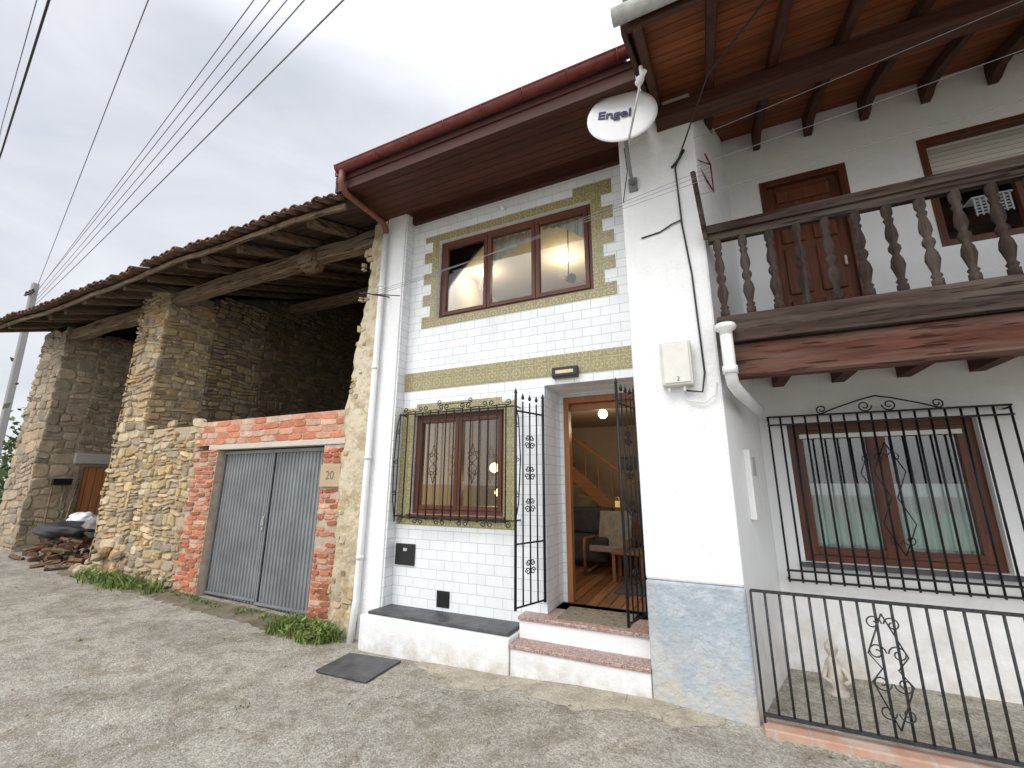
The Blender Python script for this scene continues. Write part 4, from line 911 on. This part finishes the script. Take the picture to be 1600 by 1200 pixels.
m = MB(); m.beam((-23.7, 5.86, 8.7), (-22.9, 5.86, 8.7), .06, .06)
for i in range(3): m.lathe([(0, .04), (.1, .04), (.12, .02)], (-23.6 + .28 * i, 5.86, 8.73), 8)
obj("crossarm", m, M['greyiron'], up_)

# firewood, sacks, tools
for i in range(105):
    lay = i // 21; x = R.uniform(-12.0 + lay * .12, -10.1 - lay * .1); y = R.uniform(3.74 + lay * .05, 4.4); ln = R.uniform(.1, .2); r = R.uniform(.025, .055); a = R.uniform(-1.3, 1.3)
    z = gz(x) + r + lay * .1; dv = Vector((math.sin(a), -math.cos(a), R.uniform(-.3, .3))).normalized()
    m = MB(); c = Vector((x, y, z)); m.tube([c - dv * ln, c, c + dv * ln], r, R.choice((3, 4, 5))); m.sm = [False] * len(m.sm)
    obj("firewood_log", m, M['barnwood'] if i % 3 == 0 else M['logwood'], label="split firewood log heaped beside the stone wall", category="log", group="firewood logs by the barn")
def lump(name, c, rx, ry, rz_, mat, label, cat, seed):
    m = MB(); vs = []; fs = []; a_n, b_n = 32, 18
    for j in range(b_n + 1):
        t = pi * j / b_n
        for k in range(a_n):
            a = 2 * pi * k / a_n; p_ = Vector((math.sin(t) * math.cos(a), math.sin(t) * math.sin(a), math.cos(t)))
            q_ = 1 + .3 * mn.noise(p_ * 2.2 + Vector((seed, 0, 0))) + .2 * abs(mn.noise(p_ * 6 + Vector((0, seed, 0))))
            vs.append((c[0] + p_.x * rx * q_, c[1] + p_.y * ry * q_, c[2] + p_.z * rz_ * q_))
    for j in range(b_n):
        for k in range(a_n): fs.append((j * a_n + k, j * a_n + (k + 1) % a_n, (j + 1) * a_n + (k + 1) % a_n, (j + 1) * a_n + k))
    m.add(vs, fs, True); return obj(name, m, mat, label=label, category=cat)
lump("tarpaulin", (-11.2, 4.1, .74), .7, .38, .14, M['tarp'], "black crumpled tarpaulin draped over firewood", "tarpaulin", 3)
lump("plastic_sack", (-11.35, 4.35, .92), .24, .18, .11, M['white'], "crumpled white plastic sack on the firewood", "sack", 4)
lump("plastic_sack", (-10.55, 4.3, .8), .18, .2, .18, M['lightfabric'], "beige full sack on the firewood", "sack", 5)
bm_ = thing("broom", (-12.6, 4.2, .2), "broom with dark bristles leaning on the barn wall", "broom")
m = MB(); m.tube([(-12.3, 4.15, .2), (-12.95, 4.35, 1.5)], .016); obj("handle", m, M['barnwood'], bm_)
m = MB(); m.beam((-12.85, 4.3, 1.62), (-12.9, 4.62, 1.62), .07, .14); obj("bristles", m, M['black'], bm_)
m = MB(); m.tube([(-12.0, 4.3, .2), (-12.95, 4.75, 1.6)], .014); obj("rake_handle", m, M['barnwood'], label="long wooden tool handle leaning on the barn wall", category="garden tool")
bs = thing("laundry_basket", (2.1, 4.8, 3.9), "pale slotted plastic basket behind the balcony rail", "basket")
m = MB()
for z in range(5): m.box(2.30, 2.54, 4.72, 4.73, 3.93 + z * .03, 3.942 + z * .03)
for x in range(7): m.box(2.30 + x * .038, 2.312 + x * .038, 4.715, 4.7195, 3.91, 4.08)
m.box(2.29, 2.555, 4.71, 4.85, 4.08, 4.095); obj("body", m, M['greyplastic'], bs)
hg = MB(); hg.tube([(.2, 3.95, 4.72), (.24, 4.0, 4.62), (.1, 3.8, 4.58), (.25, 4.15, 4.42), (.24, 4.0, 4.62)], .008); obj("coat_hanger", hg, M['red'], label="red plastic coat hanger hanging by the balcony wall", category="hanger")
fg = thing("garden_figurine", (.72, 4.6, -.03), "small pale weathered stone garden figurine of a child", "figurine")
m = MB(); m.lathe([(0, .08), (.04, .08), (.05, .055), (.14, .068), (.24, .055), (.28, .026), (.3, .03), (.33, .045), (.37, .045), (.405, .016)], (.72, 4.6, -.03), 14); m.tube([(.67, 4.58, .19), (.63, 4.52, .12), (.68, 4.5, .09)], .018); m.tube([(.77, 4.58, .19), (.81, 4.52, .12), (.76, 4.5, .09)], .018); obj("body", m, m_simple("weathered_stone", (.5, .45, .38), .9, var=.3), fg)

# vegetation
def grass(name, n, fx, hmin, hmax):
    m = MB()
    for i in range(n):
        x, y = fx(); z = gz(x) - .01; h = R.uniform(hmin, hmax) * R.uniform(.5, 1); a = R.uniform(0, 2 * pi); w_ = R.uniform(.003, .009); lx, ly = R.uniform(-.6, .6) * h, R.uniform(-.6, .6) * h
        c, s_ = math.cos(a) * w_, math.sin(a) * w_
        m.add([(x - c, y - s_, z), (x + c, y + s_, z), (x + lx * .4 + c * .7, y + ly * .4 + s_ * .7, z + h * .6), (x + lx, y + ly, z + h * R.uniform(.75, 1)), (x + lx * .4 - c * .7, y + ly * .4 - s_ * .7, z + h * .6)], [(0, 1, 2, 3, 4)])
    o = obj(name, m, M['grass']); o["kind"] = "stuff"; return o
def cl_(cs):
    def f():
        x, y, sx, sy = R.choice(cs); return R.gauss(x, sx), min(R.gauss(y, sy), 3.99)
    return f
def tufts(n, x0, x1, y0, y1, s_): return [(R.uniform(x0, x1), R.uniform(y0, y1), s_ * R.uniform(.5, 1.5), s_ * R.uniform(.4, 1.)) for _ in range(n)]
grass("grass", 3600, cl_(tufts(26, -9.6, -7.3, 3.72, 3.95, .07) + tufts(14, -8.9, -7.9, 3.66, 3.95, .09)), .05, .2)
grass("grass", 2600, cl_(tufts(22, -4.75, -3.82, 3.6, 3.93, .05)), .05, .22)
grass("grass", 900, cl_(tufts(24, -7.6, -4.6, 3.86, 4.0, .04)), .03, .09)
grass("grass", 500, cl_(tufts(26, -10, -2, 2.4, 3.7, .03) + [(-1.7, 3.73, .06, .02), (-5.6, 2.75, .12, .04), (-9.8, 3.5, .4, .06)]), .012, .035)
m = MB()
for i in range(520):
    t = R.choice([(-8.3, 3.8, .5, .08), (-8.9, 3.78, .3, .07), (-4.3, 3.76, .2, .09), (-4.0, 3.7, .1, .06)]); x, y = R.gauss(t[0], t[2]), min(R.gauss(t[1], t[3]), 3.97)
    a = R.uniform(0, 2 * pi); u = Vector((math.cos(a), math.sin(a), R.uniform(.1, .8))).normalized(); v = u.cross(Vector((0, 0, 1))).normalized(); s_ = R.uniform(.015, .045); c = Vector((x, y, gz(x) + R.uniform(.01, .12)))
    m.add([c, c + u * s_ + v * s_ * .5, c + u * s_ * 2.2, c + u * s_ - v * s_ * .5], [(0, 1, 2, 3)])
o = obj("weeds", m, M['grass']); o["kind"] = "stuff"
m = MB()
for i in range(2200):
    x = R.uniform(-9, 1.2); y = R.uniform(1.2, 3.75); s_ = R.uniform(.002, .008) * (1.6 if R.random() < .06 else 1); z = gh(x, y)
    if -3.5 < x < -2.8 and y > 3.1: continue
    j = lambda: R.uniform(.6, 1.2)
    m.add([(x - s_ * j(), y, z), (x, y - s_ * j(), z), (x + s_ * j(), y, z), (x, y + s_ * j(), z), (x, y, z + s_ * j())], [(0, 1, 4), (1, 2, 4), (2, 3, 4), (3, 0, 4)])
o = obj("gravel", m, M['pebble']); o["kind"] = "stuff"
m = MB()
for i in range(110):
    x = R.uniform(-9.5, 1); y = R.choice((R.uniform(1.4, 3.7), R.uniform(3.4, 3.72))); z = gh(x, y) + .006; s_ = R.uniform(.008, .022); a = R.uniform(0, 6.28); u = Vector((math.cos(a), math.sin(a), R.uniform(-.1, .3))); v = Vector((-math.sin(a), math.cos(a), R.uniform(-.1, .3))); c = Vector((x, y, z))
    if -3.5 < x < -2.8 and y > 3.1: continue
    m.add([c - u * s_, c + v * s_ * .5 + Vector((0, 0, .004)), c + u * s_, c - v * s_ * .5 + Vector((0, 0, .004))], [(0, 1, 2, 3)])
o = obj("fallen_leaves", m, M['deadleaf']); o["kind"] = "stuff"
m = MB()
for i in range(5000):
    a = R.uniform(0, 2 * pi); x = -28 + R.gauss(0, 4.5); y = 9 + R.gauss(0, 2.5); z = gz(x) + abs(R.gauss(0, 1.6)); s_ = R.uniform(.08, .2)
    u = Vector((R.uniform(-1, 1), R.uniform(-1, 1), R.uniform(-1, 1))).normalized(); v = u.orthogonal(); c = Vector((x, y, z))
    m.add([c, c + u * s_ + v * s_ * .4, c + u * s_ * 2, c + u * s_ - v * s_ * .4], [(0, 1, 2, 3)])
o = obj("hedge", m, M['leaf']); o["kind"] = "stuff"
m = MB()
hx = [-150 + i * 8 for i in range(38)]; vs = []
for i, x in enumerate(hx): vs += [(x, 150, -2), (x, 150 + 8 * math.sin(i), 12 + 9 * math.sin(i * .31 + 1) + 3 * math.sin(i * 1.3))]
m.add(vs, [(2 * i, 2 * i + 2, 2 * i + 3, 2 * i + 1) for i in range(37)], True); obj("hills", m, m_simple("hazy_hill", (.12, .16, .15), .95, var=.3, scale=.1, bmp=0), kind="structure")

# ------------------------------------------------------------------ world, sun, camera
W = bpy.data.worlds.new("World"); bpy.context.scene.world = W; W.use_nodes = True; nt = W.node_tree; nt.nodes.clear()
wo = N(nt, "ShaderNodeOutputWorld"); b1 = N(nt, "ShaderNodeBackground"); b2 = N(nt, "ShaderNodeBackground"); ad = N(nt, "ShaderNodeAddShader")
sky = N(nt, "ShaderNodeTexSky", sky_type='NISHITA'); sky.sun_disc = False; sky.sun_elevation = math.radians(48); sky.sun_rotation = math.radians(190); sky.air_density = 1.; sky.dust_density = 4.
L(nt, sky.outputs[0], b1.inputs[0]); setc(b1, 1, .03)
tc = N(nt, "ShaderNodeTexCoord"); mp = N(nt, "ShaderNodeMapping"); setc(mp, "Scale", (1.2, 1.2, 3.2)); L(nt, tc.outputs["Generated"], mp.inputs[0])
cn = noise(nt, mp.outputs[0], 1.8, 6, .58, .5)
cc = ramp(nt, cn, [(.32, (.64, .665, .72)), (.5, (.74, .755, .795)), (.68, (.835, .845, .87))])
sx = N(nt, "ShaderNodeSeparateXYZ"); L(nt, tc.outputs["Generated"], sx.inputs[0])
L(nt, cc, b2.inputs[0])
up2 = ramp(nt, sx.outputs[2], [(.7, 0.), (.9, 1.)]); back = ramp(nt, math_(nt, 'MULTIPLY', sx.outputs[1], -1), [(.1, 0.), (.6, 1.)])  # back: unseen sky behind the camera brightened, an added fill for the facades
L(nt, math_(nt, 'ADD', .98, math_(nt, 'ADD', math_(nt, 'MULTIPLY', up2, 1.2), math_(nt, 'MULTIPLY', back, 1.1))), b2.inputs[1])
L(nt, b1.outputs[0], ad.inputs[0]); L(nt, b2.outputs[0], ad.inputs[1]); L(nt, ad.outputs[0], wo.inputs[0])
sl = bpy.data.lights.new("sun", 'SUN'); sl.energy = 1.4; sl.angle = math.radians(30); sl.color = (1, .97, .93)
so = bpy.data.objects.new("sun", sl); C.objects.link(so)
dv = Vector((.3, .92, -1.15)); so.rotation_euler = dv.to_track_quat('-Z', 'Y').to_euler(); so.location = (0, -5, 12)

cam = bpy.data.cameras.new("camera"); co = bpy.data.objects.new("camera", cam); C.objects.link(co)
cam.sensor_width = 36; cam.lens = 665 / 1600 * 36; cam.clip_start = .05; cam.clip_end = 600
P_, Ro, Ya = (math.radians(v) for v in (13.28, .21, 25.08))
fw = Vector((-math.sin(Ya) * math.cos(P_), math.cos(Ya) * math.cos(P_), math.sin(P_))); rt = Vector((math.cos(Ya), math.sin(Ya), 0)); uu = rt.cross(fw)
r2 = rt * math.cos(Ro) + uu * math.sin(Ro); u2 = uu * math.cos(Ro) - rt * math.sin(Ro)
mt = mathutils.Matrix((r2, u2, -fw)).transposed().to_4x4(); mt.translation = (0, 0, 1.6); co.matrix_world = mt
bpy.context.scene.camera = co
sc = bpy.context.scene; sc.view_settings.view_transform = 'Standard'; sc.view_settings.look = 'None'; sc.view_settings.exposure = 0
